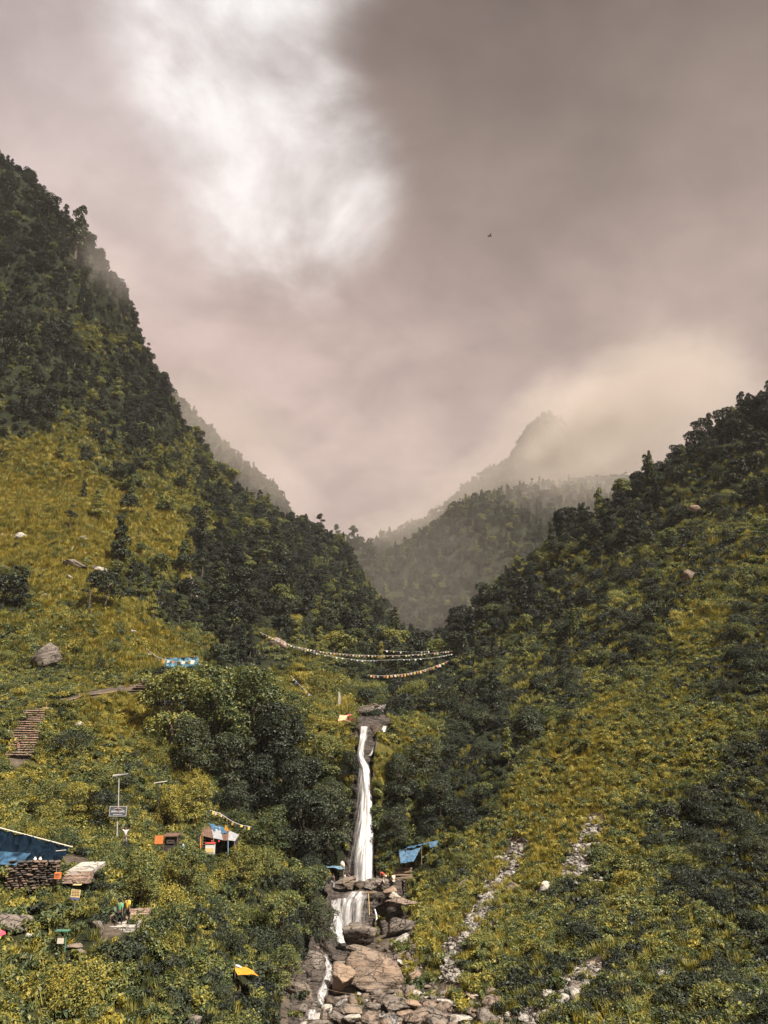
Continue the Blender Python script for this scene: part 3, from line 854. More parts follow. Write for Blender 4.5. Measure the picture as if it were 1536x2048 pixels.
    o.location = Vector(pos)
    o.rotation_euler = (0, 0, yaw)
    o.scale = (s,) * 3
    return o


g_ = hit(237, 1852)
person('walker in a green shirt and black trousers on the stone path', g_, R(-10), 'walk', (0.075, 0.25, 0.14), (0.012, 0.012, 0.014))
g_ = hit(252, 1846)
person('walker in a yellow shirt and black trousers on the stone path', g_ , R(-14), 'walk', (0.47, 0.32, 0.035), (0.012, 0.012, 0.014))
g_ = hit(249, 1700)
person('person in white raising both arms below the lamp pole', P(249, 1692, g_.y), R(175), 'wave', (0.50, 0.48, 0.46), (0.25, 0.22, 0.2))
g_ = hit(33, 1512)
person('bare-chested person at the foot of the long stairway', g_, R(160), 'stand', (.3, .1, .1), (0.05, 0.09, 0.16), (.25,.135,.085), bare_top=True)
POOL_D = 106.5
person('person in red bending over on the rocks beside the tall fall', P(767, 1768, 100.6), R(70), 'bend', (.34,.05,.035), (0.52, 0.42, 0.36), s=1.05)
person('person in pale clothes sitting beside the bending person', P(787, 1767, 100.4), R(20), 'sit', (0.52, 0.46, 0.36), (0.36, 0.31, 0.26))
person('person in a yellow shirt under the pale blue awning', P(658, 1770, 105.5), R(150), 'stand', (.44,.30,.04), (0.05, 0.04, 0.05))
person('person in white trousers at the end of the pale blue awning', P(666, 1778, 104), R(-40), 'stand', (0.14, 0.08, 0.09), (.42,.43,.45), s=.95)
person('person in a white shirt sitting beside the tall fall', P(688, 1767, 105), R(-60), 'sit', (.42,.38,.37), (0.55, 0.55, 0.58), s=1.1)
person('person in dark clothes standing right next to the tall fall', P(698, 1768, 106), R(-100), 'stand', (0.03, 0.025, 0.03), (0.04, 0.035, 0.04))
# ------------------------------------------------------------------ plants: one of each kind
def unit(a):
    return a / (np.linalg.norm(a, axis=-1, keepdims=True) + 1e-9)


def leaves_np(cent, nrm, size, rng, aspect=0.55, droop=0.35):
    n = len(cent)
    t = unit(np.cross(nrm, rng.normal(size=(n, 3))))
    t[:, 2] -= droop * rng.random(n)
    t = unit(t)
    b = unit(np.cross(nrm, t))
    s = (size * rng.uniform(0.65, 1.35, n))[:, None]
    nn = unit(np.cross(t, b))
    V = np.empty((n, 4, 3))
    V[:, 0] = cent - t * s * 0.5
    V[:, 1] = cent + b * s * aspect * 0.5 + nn * s * 0.10
    V[:, 2] = cent + t * s * 0.5 - nn * s * 0.06
    V[:, 3] = cent - b * s * aspect * 0.5 + nn * s * 0.10
    return V.reshape(-1, 3), np.arange(n * 4).reshape(n, 4)


def lobes_np(lobes, n, rng, up=0.45, jit=0.5, shell=(0.72, 1.05)):
    """leaf centres and normals on the outside of a set of lobes (x, y, z, rx, rz)"""
    L = np.array(lobes, float)
    wgt = L[:, 3] * L[:, 4]
    k = rng.choice(len(L), n, p=wgt / wgt.sum())
    d = unit(rng.normal(size=(n, 3)))
    d[:, 2] = np.where(d[:, 2] < -0.45, -d[:, 2], d[:, 2])
    rr = rng.uniform(*shell, n)
    bump = 1 + 0.22 * vnoise(d * 2.6 + k[:, None] * 7.3, 3)
    sc = np.stack([L[k, 3], L[k, 3], L[k, 4]], 1)
    c = L[k, :3] + d * sc * (rr * bump)[:, None]
    # leaves well inside another lobe are not needed
    keep = np.ones(n, bool)
    for q in L:
        e = (c - q[:3]) / np.array([q[3], q[3], q[4]])
        keep &= (e ** 2).sum(1) > 0.42
    nr = unit(d * 0.65 + np.array([0, 0, up]) + rng.normal(size=(n, 3)) * jit)
    return c[keep], nr[keep]


def trunk_mb(h, r, tips, rng, n=6, lean=0.3):
    mb = MB()
    top = Vector((rng.uniform(-lean, lean), rng.uniform(-lean, lean), h))
    mid = top * 0.5 + Vector((rng.uniform(-lean, lean), rng.uniform(-lean, lean), 0)) * 0.5
    mb.tube([(0, 0, -1.2), (0, 0, 0), mid, top], [r * 1.35, r * 1.1, r * 0.8, r * 0.45], n)
    for q in tips:
        q = Vector(q[:3])
        s = top * rng.uniform(0.45, 0.95)
        m = s.lerp(q, 0.5) + Vector((0, 0, 0.15 * (q - s).length))
        mb.tube([s, m, q], [r * 0.42, r * 0.28, r * 0.10], 4)
    return mb


TREE_KINDS = {}


def make_tree_kind(kind, crown, size, trunk, rng, aspect=0.55, droop=0.35):
    V, Q = leaves_np(crown[0], crown[1], size, rng, aspect, droop)
    TREE_KINDS.setdefault(kind, []).append((V, Q, trunk))


def build_plants():
    rng = np.random.default_rng(5)
    for k in range(4):      # round crowned broadleaf, about 7 m
        lobes = [(0, 0, 4.6, 1.7, 1.5)]
        for j in range(8):
            a = j * 2.4 + k
            r = rng.uniform(0.9, 1.9)
            lobes.append((r * math.cos(a), r * math.sin(a), rng.uniform(2.6, 5.6), rng.uniform(0.9, 1.5), rng.uniform(0.75, 1.15)))
        make_tree_kind('round', lobes_np(lobes, 2300, rng), 0.40, trunk_mb(3.6, 0.17, lobes[1:6], rng), rng)
    for k in range(2):      # the same with finer leaves, for the big trees near by
        lobes = [(0, 0, 4.4, 1.8, 1.7)]
        for j in range(16):
            a = j * 2.4 + k
            r = rng.uniform(0.8, 2.3)
            lobes.append((r * math.cos(a), r * math.sin(a), rng.uniform(1.2, 5.7), rng.uniform(0.6, 1.2), rng.uniform(0.5, 0.95)))
        make_tree_kind('broad', lobes_np(lobes, 7500, rng, 0.55), 0.21, trunk_mb(3.6, 0.17, lobes[1:8], rng), rng)
    for k in range(3):      # tall uneven broadleaf, about 10 m
        lobes = []
        for j in range(9):
            z = 2.8 + j * 0.8
            a = j * 2.2 + k * 1.3
            r = rng.uniform(0.3, 1.3) * (1 - j / 14)
            lobes.append((r * math.cos(a), r * math.sin(a), z, rng.uniform(0.9, 1.4) * (1.15 - j / 14), rng.uniform(0.7, 1.0)))
        make_tree_kind('tall', lobes_np(lobes, 2300, rng), 0.42, trunk_mb(7, 0.19, lobes[:6], rng), rng)
    for k in range(2):      # conifer, about 11 m
        C, N = [], []
        for j in range(15):
            z = 1.6 + j * 0.63
            R0 = 2.5 * (1 - j / 15.5) ** 0.85 * rng.uniform(0.85, 1.12)
            for b in range(9):
                a = b * 2 * math.pi / 9 + j * 0.7 + rng.uniform(-.25, .25)
                L = R0 * rng.uniform(0.7, 1.1)
                m = int(5 + 6 * R0)
                t = rng.uniform(0.15, 1.0, m)
                C.append(np.stack([np.cos(a) * L * t, np.sin(a) * L * t, z - 0.35 * L * t ** 1.6 + rng.uniform(-.12, .12, m)], 1) + rng.normal(size=(m, 3)) * 0.10)
                N.append(unit(np.array([np.cos(a) * .4, np.sin(a) * .4, 0.9]) + rng.normal(size=(m, 3)) * .35))
        mb = MB().tube([(0, 0, -1), (0, 0, 5), (0, 0, 10.8)], [0.24, 0.16, 0.03], 6)
        make_tree_kind('conifer', (np.concatenate(C), np.concatenate(N)), 0.50, mb, rng, 0.4)
    for k in range(3):      # open crowned pine with a bare trunk, about 10 m
        lobes = []
        for j in range(7):
            a = j * 2.4 + k * 1.1
            z = rng.uniform(4.2, 9.2)
            r = rng.uniform(0.5, 2.0) * (1.15 - (z - 4) / 8)
            lobes.append((r * math.cos(a), r * math.sin(a), z, rng.uniform(0.75, 1.2), rng.uniform(0.35, 0.55)))
        lobes.append((0, 0, 9.5, 0.9, 0.6))
        make_tree_kind('pine', lobes_np(lobes, 1500, rng), 0.40, trunk_mb(8.8, 0.2, lobes, rng, lean=0.5), rng)


build_plants()
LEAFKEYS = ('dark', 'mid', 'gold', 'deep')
TREE_CROWN, TREE_TRUNK, TREE_FULL = {}, {}, {}
for kind, arr in TREE_KINDS.items():
    for i, (V, Q, tr) in enumerate(arr):
        tm = tr.mesh('trunk')
        tm.materials.append(BARK)
        TREE_TRUNK[kind, i] = tm
        tv = np.array([tuple(p) for p in tr.v])
        for lk in LEAFKEYS:
            me = mesh_np('crown', V, Q)
            me.materials.append(LEAF[lk])
            TREE_CROWN[kind, i, lk] = me


def full_tree(kind, i, lk):
    """crown and trunk in one mesh, for the far forest"""
    if (kind, i, lk) not in TREE_FULL:
        V, Q, tr = TREE_KINDS[kind][i]
        fs = [tuple(int(x) for x in q) for q in Q] + [tuple(x + len(V) for x in f) for f in tr.f]
        me = mesh_np('forest_tree', np.concatenate([V, np.array([tuple(p) for p in tr.v])]), fs)
        me.materials.append(LEAF[lk])
        me.materials.append(BARK)
        me.polygons.foreach_set('material_index', [0] * len(Q) + [1] * len(tr.f))
        TREE_FULL[kind, i, lk] = me
    return TREE_FULL[kind, i, lk]


def shrub_np(rng, n, r, leaf, nl, tall=0.8, aspect=0.55, droop=0.35, up=0.5):
    lobes = [(0, 0, r * 0.45 * tall, r * 0.6, r * 0.55 * tall)]
    for j in range(nl):
        a = j * 2.4 + rng.uniform(0, 1)
        q = r * rng.uniform(0.35, 0.72)
        lobes.append((q * math.cos(a), q * math.sin(a), r * tall * rng.uniform(0.2, 0.8), r * rng.uniform(0.28, 0.48), r * tall * rng.uniform(0.25, 0.42)))
    c, nr = lobes_np(lobes, n, rng, up, 0.5, (0.8, 1.06))
    # a few shoots that stand out of the outline
    m = int(n * 0.10)
    k = rng.integers(0, len(c), m)
    e = unit(c[k] - np.array([0, 0, r * 0.2])) * rng.uniform(0.05, 0.22, m)[:, None] * r + np.array([0, 0, 0.04 * r])
    c = np.concatenate([c, c[k] + e])
    nr = np.concatenate([nr, unit(nr[k] + rng.normal(size=(m, 3)) * .5)])
    return leaves_np(c, nr, leaf, rng, aspect, droop)


SHRUB, LOW, TUFT = {}, {}, {}
rng = np.random.default_rng(9)
for i in range(7):       # radius 1; scaled to 1.5 .. 3.5 m
    V, Q = shrub_np(rng, *((2500, 1.0, .13, 9, .85, .55, .35), (3600, 1.0, .085, 14, 1.05, .5, .3), (2600, 1.0, .19, 11, 1.15, .2, -.5, .1), (1700, 1.0, .20, 7, .7, .6, .6), (2600, 1.0, .15, 16, .9, .32, .7), (5600, 1.0, .072, 18, .95, .5, .35), (5200, 1.0, .085, 14, .85, .36, .5))[i])
    for lk in LEAFKEYS:
        SHRUB[i, lk] = mesh_np('shrub', V, Q)
        SHRUB[i, lk].materials.append(LEAF[lk])
for i in range(4):       # radius 0.6
    V, Q = shrub_np(rng, *((420, 0.6, .17, 6, .75, .55, .35), (380, 0.6, .26, 5, .8, .2, -.4, .1), (560, 0.6, .12, 8, .7, .5, .3), (300, 0.6, .24, 6, .6, .5, .6))[i])
    for lk in LEAFKEYS:
        LOW[i, lk] = mesh_np('low_plant', V, Q)
        LOW[i, lk].materials.append(LEAF[lk])
for i in range(3):       # grass tuft
    n = 70
    a = rng.uniform(0, 2 * math.pi, n)
    r0 = rng.uniform(0, 0.38, n)
    h = rng.uniform(0.35, 0.85, n)
    ln = rng.uniform(0.15, 0.5, n)
    base = np.stack([r0 * np.cos(a), r0 * np.sin(a), np.full(n, -0.1)], 1)
    b2 = a + rng.normal(size=n) * 0.7
    tip = base + np.stack([ln * np.cos(b2), ln * np.sin(b2), h], 1)
    mid = base * 0.45 + tip * 0.55 + np.array([0, 0, 0.08])
    sd = np.stack([-np.sin(b2), np.cos(b2), np.zeros(n)], 1) * rng.uniform(0.014, 0.03, n)[:, None]
    V = np.stack([base - sd, mid - sd * .8, tip, mid + sd * .8, base + sd], 1).reshape(-1, 3)
    fs = []
    for k in range(n):
        fs += [(5 * k, 5 * k + 1, 5 * k + 3, 5 * k + 4), (5 * k + 1, 5 * k + 2, 5 * k + 3)]
    for gk in ('mid', 'gold'):
        TUFT[i, gk] = mesh_np('grass_tuft', V, fs)
        TUFT[i, gk].materials.append(GRASS[gk])

# ------------------------------------------------------------------ what plants must leave free: (u0, v0, u1, v1, distance)
KEEP = [
    (0, 1655, 145, 1770, 66), (128, 1722, 178, 1765, 67), (222, 1800, 266, 1872, 62), (140, 1770, 162, 1802, 63), (216, 1545, 256, 1668, 86), (240, 1655, 260, 1690, 83),
    (305, 1672, 374, 1705, 86), (400, 1650, 478, 1702, 89), (0, 1810, 60, 1885, 59), (118, 1855, 136, 1902, 58), (455, 1922, 528, 1966, 67), (420, 1615, 500, 1660, 92),
    (312, 1310, 410, 1352, 131), (18, 1426, 75, 1530, 107), (50, 1288, 122, 1352, 126), (640, 1725, 700, 1775, 107), (794, 1680, 880, 1745, 103), (755, 1735, 815, 1785, 107),
    (688, 1450, 750, 1770, 111), (650, 1790, 740, 1890, 95), (590, 1895, 700, 2045, 76), (690, 1850, 815, 2048, 76), (745, 1450, 782, 1505, 118), (760, 1800, 830, 1880, 90),
    (640, 1440, 665, 1475, 119), (560, 1270, 578, 1302, 168), (520, 1258, 905, 1312, 175), (733, 1318, 900, 1357, 165), (715, 1408, 775, 1445, 126), (670, 1385, 684, 1412, 140), (675, 1425, 722, 1450, 126),
    (600, 1960, 1000, 2048, 66), (360, 2022, 405, 2048, 58), (270, 1358, 332, 1390, 124), (205, 1838, 262, 1868, 61), (122, 1880, 180, 1905, 59),
]
KEEP_FULL = [(130, 1350, 270, 1350 + 1, 119)]


def blocked(u, v, hpx, wpx, dist, low=False):
    b = np.zeros(len(u), bool)
    for (u0, v0, u1, v1, D) in KEEP:
        if low:       # low plants only keep off the thing's own foot and out of its lower face
            b |= (u > u0) & (u < u1) & (v - hpx * 0.9 < v1 - 6) & (v > v1 - 14) & (dist < D + 2)
            continue
        b |= (u + wpx * 0.40 > u0) & (u - wpx * 0.40 < u1) & (v - hpx * 0.9 < v1) & (v > v0 - 2) & (dist < D + 4)
    return b


# ------------------------------------------------------------------ sow the plants
SOWN = {'tree': [], 'shrub': [], 'low': [], 'grass': []}


def sow(pt, dens, far=False):
    G, N, nx, ny = pt['G'], pt['N'], pt['nx'], pt['ny']
    A, B, C_, D_ = G[:-1, :-1], G[:-1, 1:], G[1:, 1:], G[1:, :-1]
    cen = ((A + B + C_ + D_) / 4).reshape(-1, 3)
    area = (0.5 * np.linalg.norm(np.cross(C_ - A, D_ - B), axis=-1)).reshape(-1)
    u, v, dist = project(cen)
    vis = (u > -190) & (u < 1730) & (v < 2170) & (cen[:, 1] > 30)
    if pt['crest']:
        rowf = np.repeat(np.linspace(0, pt['rows'] - 1, ny)[:-1], nx - 1)
        vis &= rowf < pt['crest']
    z = zone(u, v)
    bare = bare_mask(u, v)
    for kind in SOWN:
        d = dens(kind, z, dist) * area * vis
        if kind in ('tree', 'shrub'):
            d = d * (bare < 0.05)
        else:
            d = d * (1 - 0.93 * np.clip(bare, 0, 1))
        n = RNG.poisson(d)
        k = np.repeat(np.arange(len(n)), n)
        if not len(k):
            continue
        a, b = RNG.random(len(k))[:, None], RNG.random(len(k))[:, None]
        fa, fb, fc, fd = (q.reshape(-1, 3)[k] for q in (A, B, C_, D_))
        pos = (fa * (1 - a) + fb * a) * (1 - b) + (fd * (1 - a) + fc * a) * b
        nn = N[:-1, :-1].reshape(-1, 3)[k]
        zz = z[k].copy()
        zz[:, 4] = mottle(zz[:, 4], pos)
        SOWN[kind].append((pos, nn, zz, np.full(len(k), far)))


def dens_main(kind, z, D):
    T, S, Lw, Gr = z[:, 0], z[:, 1], z[:, 2], z[:, 3]
    if kind == 'tree':
        return np.where(T > 0.06, T, 0) ** 1.2 * np.where(D > 200, 0.072, 0.052)
    if kind == 'shrub':
        return S ** 1.3 * 0.62 / np.clip(z[:, 5], 1, 3.2) ** 2
    if kind == 'low':
        return (1 - 0.75 * np.clip((z[:, 4] - .6) * 4, 0, 1) * (Gr > .8)) * (0.42 + Lw) ** 1.5 * np.where(D < 135, 1.7, 0.42)
    return (Gr * (1 - .6 * (T > .7)) + .22 * (1 - T).clip(0, 1)) ** 2 * np.where(D < 130, 2.0, 1.1)


sow(pL, dens_main)
sow(pR, dens_main)
sow(pS, lambda kind, z, D: dens_main(kind, z, D) * (D > 118.8))
def dens_far(kind, z, D):
    return np.full(len(z), {'tree': 0.034, 'shrub': 0.0, 'low': 0.0, 'grass': 0.0}[kind])
for q_ in (pM, pD1, pD2, pC):
    sow(q_, dens_far, True)
for k_ in SOWN:
    SOWN[k_] = [np.concatenate(x) for x in zip(*SOWN[k_])]


def choose_leaf(hue, n, bias=0.0):
    """which of the three leaf colours each plant carries"""
    r = RNG.random(n) + bias
    g = np.clip((hue - 0.28) * 1.15, 0, 0.86)
    dk = np.clip(1.0 - hue * 2.0, 0.05, 0.97)
    lf = np.where(r < g, 2, np.where(r > 1 - dk * (1 - g), 0, 1))
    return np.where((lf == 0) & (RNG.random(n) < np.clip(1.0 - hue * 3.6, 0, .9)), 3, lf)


def stuff(name, label, protos, pos, rot, scale, idx):
    """one object whose points each carry one plant or stone"""
    hidden = bpy.data.collections.new(name + '_kinds')
    for me in protos:
        hidden.objects.link(bpy.data.objects.new('%s_kind_%02d' % (name, len(hidden.objects)), me))
    me = mesh_np(name, pos, [])
    for an, ty, ar in (('turn', 'FLOAT_VECTOR', rot), ('size', 'FLOAT', scale), ('which', 'INT', idx)):
        a = me.attributes.new(an, ty, 'POINT')
        a.data.foreach_set('vector' if ty == 'FLOAT_VECTOR' else 'value', np.ascontiguousarray(ar, dtype=np.int32 if ty == 'INT' else np.float32).ravel())
    o = link(name, me)
    tag(o, label=label, kind='stuff')
    ng = bpy.data.node_groups.new(name, 'GeometryNodeTree')
    ng.interface.new_socket('Geometry', in_out='INPUT', socket_type='NodeSocketGeometry')
    ng.interface.new_socket('Geometry', in_out='OUTPUT', socket_type='NodeSocketGeometry')
    N_, L_ = ng.nodes, ng.links
    gi, go = N_.new('NodeGroupInput'), N_.new('NodeGroupOutput')
    ip = N_.new('GeometryNodeInstanceOnPoints')
    ci = N_.new('GeometryNodeCollectionInfo')
    ci.inputs['Collection'].default_value = hidden
    ci.inputs['Separate Children'].default_value = True
    ci.inputs['Reset Children'].default_value = True

    def attr(n, t):
        a = N_.new('GeometryNodeInputNamedAttribute')
        a.data_type = t
        a.inputs['Name'].default_value = n
        return a.outputs['Attribute']
    er = N_.new('FunctionNodeEulerToRotation')
    L_.new(attr('turn', 'FLOAT_VECTOR'), er.inputs[0])
    L_.new(gi.outputs[0], ip.inputs['Points'])
    L_.new(ci.outputs[0], ip.inputs['Instance'])
    ip.inputs['Pick Instance'].default_value = True
    L_.new(attr('which', 'INT'), ip.inputs['Instance Index'])
    L_.new(er.outputs[0], ip.inputs['Rotation'])
    L_.new(attr('size', 'FLOAT'), ip.inputs['Scale'])
    L_.new(ip.outputs[0], go.inputs[0])
    md = o.modifiers.new(name, 'NODES')
    md.node_group = ng
    return o


# landmarks by which a tree, shrub or stone can be found: (u, v, name)
MARKS = [
    (20, 330, 'the top end of the dark ridge'), (150, 430, 'the overhanging ridge tree'), (215, 560, 'the misty notch of the dark ridge'), (330, 760, 'the steep middle of the dark ridge'), (480, 980, 'the lower part of the dark ridge'),
    (640, 1045, 'the pines ending the dark ridge'), (700, 1075, 'the pines on the hazy spur'), (175, 690, 'the grassy gap in the dark forest'), (318, 935, 'the narrow dark tree in the grass'), (100, 950, 'the golden grass slope'),
    (330, 1100, 'the golden clearing in the forest'), (190, 1180, 'the twin-trunk tree'), (205, 1140, 'the pale slabs on the grass'), (90, 1315, 'the big tilted boulder'), (360, 1325, 'the blue cloth tent'), (45, 1470, 'the long stone stairway'),
    (385, 1170, 'the bare dead trunk'), (450, 1380, 'the vine-covered trees'), (235, 1600, 'the lamp pole'), (430, 1670, 'the tin-roofed shack'), (65, 1690, 'the dark blue tarpaulin shelter'), (245, 1825, 'the two walkers'), (490, 1945, 'the orange awning'),
    (20, 1845, 'the dark boulder by the frame edge'), (150, 1790, 'the yellow notice board'), (550, 1285, 'the flag-tied cliff rock'), (667, 1285, 'the small golden tree'), (790, 1260, 'the dark conifer in the gorge'), (720, 1310, 'the long flag strings'), (815, 1345, 'the short flag string'),
    (675, 1400, 'the white flag pole'), (735, 1420, 'the rock above the falls'), (725, 1480, 'the lip of the falls'), (720, 1650, 'the tall fall'), (700, 1830, 'the lower cascade'), (835, 1710, 'the blue sheet by the falls'), (1085, 1060, 'the spiky ridge tree'),
    (1230, 970, 'the middle of the far bank ridge'), (1450, 850, 'the high end of the far bank ridge'), (1385, 1150, 'the dark red rock'), (1390, 1020, 'the rock below the ridge'), (1400, 1280, 'the golden grass band'), (1190, 1440, 'the lower golden band'), (1000, 1290, 'the small ledge rock'),
    (950, 1450, 'the dark bushes across from the falls'), (1190, 1650, 'the upper scree strip'), (1040, 1700, 'the thin scree path'), (930, 1870, 'the wide scree path'), (1095, 1775, 'the white boulder'), (1327, 1950, 'the pale boulder in the bushes'), (1425, 1590, 'the pale rock in the green slope'),
    (1150, 1980, 'the stony gully'), (740, 1945, 'the big orange boulder'), (560, 1760, 'the green bank beside the falls'),
]
MARKS_UV = np.array([(a, b) for a, b, c in MARKS], float)
ORD = ['', 'second ', 'third ', 'fourth ', 'fifth ', 'sixth ', 'seventh ', 'eighth ', 'ninth ', 'tenth ', 'eleventh ', 'twelfth ']
_seen = {}


def where(u, v, look, noun):
    """a label that says which one: its look, then where it stands from the landmark next to it"""
    order = np.argsort(np.hypot(MARKS_UV[:, 0] - u, MARKS_UV[:, 1] - v))
    for j in order[:6]:
        mu, mv = MARKS_UV[j]
        du, dv = u - mu, v - mv
        if math.hypot(du, dv) < 22:
            rel = 'right beside' if False else 'close against'
        else:
            a = math.degrees(math.atan2(-dv, du)) % 360
            rel = ['to the right of', 'above and right of', 'above', 'above and left of', 'to the left of', 'below and left of', 'below', 'below and right of'][int((a + 22.5) // 45) % 8]
        key = (look, noun, rel, MARKS[j][2])
        c = _seen.get(key, 0)
        if c < 9:
            _seen[key] = c + 1
            if c:
                return '%s %s, %s%s %s' % (look, noun, ORD[c], rel, MARKS[j][2])
            return '%s %s %s %s' % (look, noun, rel, MARKS[j][2])
    return '%s %s near %s' % (look, noun, MARKS[order[0]][2])


def rank_by_view(pos, hgt, wid):
    """how many cells of a coarse picture each plant shows, nearest first"""
    u, v, dist = project(pos)
    buf = np.zeros((512, 384), np.int8)
    show = np.zeros(len(pos), np.int32)
    for k in np.argsort(dist):
        hp, wp = hgt[k] / dist[k] * F / 4, wid[k] / dist[k] * F / 4
        x0, x1 = int(u[k] / 4 - wp / 2), int(u[k] / 4 + wp / 2) + 1
        y0, y1 = int(v[k] / 4 - hp), int(v[k] / 4) + 1
        x0, x1, y0, y1 = max(x0, 0), min(x1, 384), max(y0, 0), min(y1, 512)
        if x0 >= x1 or y0 >= y1:
            continue
        s = buf[y0:y1, x0:x1]
        show[k] = int((s == 0).sum())
        s[:] = 1
    return show


def ground_hides(p, h):
    t = Vector((p[0], p[1], p[2] + h * 0.8))
    loc, *_ = BVH.ray_cast(Vector((0, 0, 0)), t.normalized(), t.length - 2.0)
    return loc is not None


# ---- named trees that stand out in the photograph
SPECIAL = [   # u, v of the foot, height in photo pixels, kind, leaf, label
    (150, 520, 125, 'tall', 'dark', 'large dark tree overhanging the ridge against the bright sky'),
    (95, 440, 62, 'round', 'dark', 'round dark tree on the ridge next to the overhanging tree'),
    (178, 1226, 84, 'pine', 'dark', 'thin bare-trunked tree standing beside the twin-trunk tree'),
    (208, 1222, 82, 'round', 'dark', 'dark tree with twin trunks standing on the golden grass'),
    (235, 1142, 118, 'tall', 'dark', 'bushy dark tree at the edge of the golden clearing'),
    (255, 1035, 52, 'round', 'dark', 'small dark tree above the clearing on the golden grass'),
    (140, 1062, 55, 'pine', 'dark', 'spindly two-stemmed tree alone on the golden grass slope'),
    (318, 962, 58, 'conifer', 'dark', 'narrow dark tree upright in the upper grass patch'),
    (237, 965, 45, 'round', 'dark', 'small dark tree on the upper rim of the golden grass'),
    (40, 1226, 92, 'tall', 'dark', 'dark dense tree by the frame edge below the golden slope'),
    (5, 1222, 80, 'round', 'dark', 'dark tree cut by the frame edge below the golden slope'),
    (640, 1078, 52, 'pine', 'dark', 'ragged pine at the lower end of the dark ridge'),
    (672, 1090, 42, 'pine', 'dark', 'thin pine with sky showing through it on the hazy spur'),
    (706, 1096, 52, 'pine', 'dark', 'wide open-crowned pine on top of the hazy spur'),
    (742, 1140, 46, 'round', 'dark', 'rounded dark tree stepping down the hazy spur'),
    (790, 1325, 120, 'conifer', 'dark', 'tall dark conifer in the gorge above the falls'),
    (820, 1330, 78, 'conifer', 'dark', 'shorter dark conifer in the gorge beside the tall one'),
    (667, 1312, 52, 'round', 'gold', 'small golden tree standing among dark trees in the gorge'),
    (735, 1305, 38, 'round', 'gold', 'low golden-green tree beside the dark conifer'),
    (1085, 1090, 58, 'conifer', 'dark', 'spiky dark conifer on the far bank ridge'),
    (1345, 892, 30, 'pine', 'dark', 'single small tree poking up from the far bank ridge'),
    (340, 1500, 175, 'round', 'mid', 'vine-hung tree overlooking the stone path'),
    (430, 1510, 185, 'round', 'mid', 'large vine-covered tree with bright leaf edges above the gully'),
    (505, 1520, 190, 'tall', 'mid', 'tall vine-covered tree above the dark gully'),
    (560, 1570, 170, 'round', 'dark', 'dark leafy tree leaning over the gully by the falls'),
    (640, 1405, 58, 'round', 'gold', 'yellow-green tree beside the flags above the falls'),
    (598, 1382, 42, 'round', 'gold', 'small orange-tinted tree on the slope above the falls'),
    (704, 1462, 34, 'round', 'mid', 'small bright bush-like tree on one side of the lip of the falls'),
    (790, 1470, 40, 'round', 'gold', 'golden bush-like tree across the upper side stream'),
    (698, 1560, 60, 'round', 'dark', 'small dark tree overhanging the top of the tall fall'),
    (380, 1560, 130, 'round', 'dark', 'dark leafy tree low in the mass under the vine-covered trees'),
    (455, 1580, 120, 'tall', 'dark', 'dark tree deep in the shade of the gully'),
    (515, 1625, 120, 'round', 'dark', 'dark round tree filling the lower gully'),
    (470, 1650, 90, 'round', 'dark', 'dark tree just behind the tin-roofed shack'),
    (585, 1500, 120, 'round', 'mid', 'mid-green tree hanging over the top of the gully'),
    (600, 1640, 130, 'round', 'dark', 'dark tree between the gully and the tall fall'),
    (655, 1560, 95, 'round', 'mid', 'green tree on the cliff edge halfway up the tall fall'),
    (670, 1640, 80, 'round', 'dark', 'small dark tree against the lower half of the tall fall'),
    (545, 1710, 100, 'round', 'mid', 'green tree uphill of the pale blue awning'),
    (330, 1430, 105, 'round', 'dark', 'dark tree next to the blue cloth tent'),
    (400, 1420, 95, 'round', 'mid', 'vine-covered tree straight below the blue cloth tent'),
    (480, 1430, 105, 'round', 'mid', 'vine-covered tree at the upper corner of the gully'),
    (550, 1440, 90, 'round', 'mid', 'green tree above the yellowish slope by the falls'),
    (800, 1600, 95, 'round', 'dark', 'dark tree across the fall halfway up the cliff'),
    (850, 1560, 90, 'tall', 'dark', 'dark upright tree among the bushes across the fall'),
    (790, 1690, 80, 'round', 'dark', 'dark tree right behind the blue sheet by the falls'),
    (655, 1700, 130, 'tall', 'dark', 'dark tree clinging to the cliff beside the tall fall'),
    (610, 1715, 140, 'round', 'dark', 'dark round tree in the shade beside the tall fall'),
    (620, 1840, 110, 'round', 'mid', 'green tree hanging over the lower cascade'),
    (560, 1900, 120, 'round', 'mid', 'wide green tree on the bank beside the boulders'),
    (640, 1890, 90, 'round', 'dark', 'small dark tree in the shade next to the lower cascade'),
    (880, 1640, 95, 'round', 'dark', 'dark tree just above the blue sheet by the falls'),
    (1410, 1640, 70, 'round', 'dark', 'dark domed bush-like tree alone on the green slope'),
    (566, 1985, 95, 'round', 'mid', 'green bushy tree crowding the edge of the boulders'),
    (575, 1935, 85, 'round', 'dark', 'dark bushy tree in the shade beside the grey-brown boulder'),
    (280, 1820, 120, 'round', 'mid', 'broad leafy tree rising behind the two walkers'),
    (335, 1655, 88, 'round', 'gold', 'golden bushy tree hiding the foot of the second lamp bar'),
    (385, 1650, 95, 'round', 'gold', 'orange-tinted bushy tree uphill of the tin-roofed shack'),
    (150, 1655, 95, 'round', 'gold', 'golden bushy tree uphill of the dark blue tarpaulin'),
    (90, 1640, 85, 'round', 'mid', 'green bushy tree straight above the tarpaulin ridge pole'),
    (195, 1660, 85, 'round', 'dark', 'dark bushy tree between the tarpaulin and the lamp pole'),
    (370, 1800, 110, 'round', 'mid', 'broad pale green tree below the orange boards'),
    (480, 1790, 100, 'round', 'gold', 'golden-green tree below the tin-roofed shack'),
]
TREE_H = {'broad': 6.6, 'round': 6.6, 'tall': 10.2, 'conifer': 11.2, 'pine': 10.2}
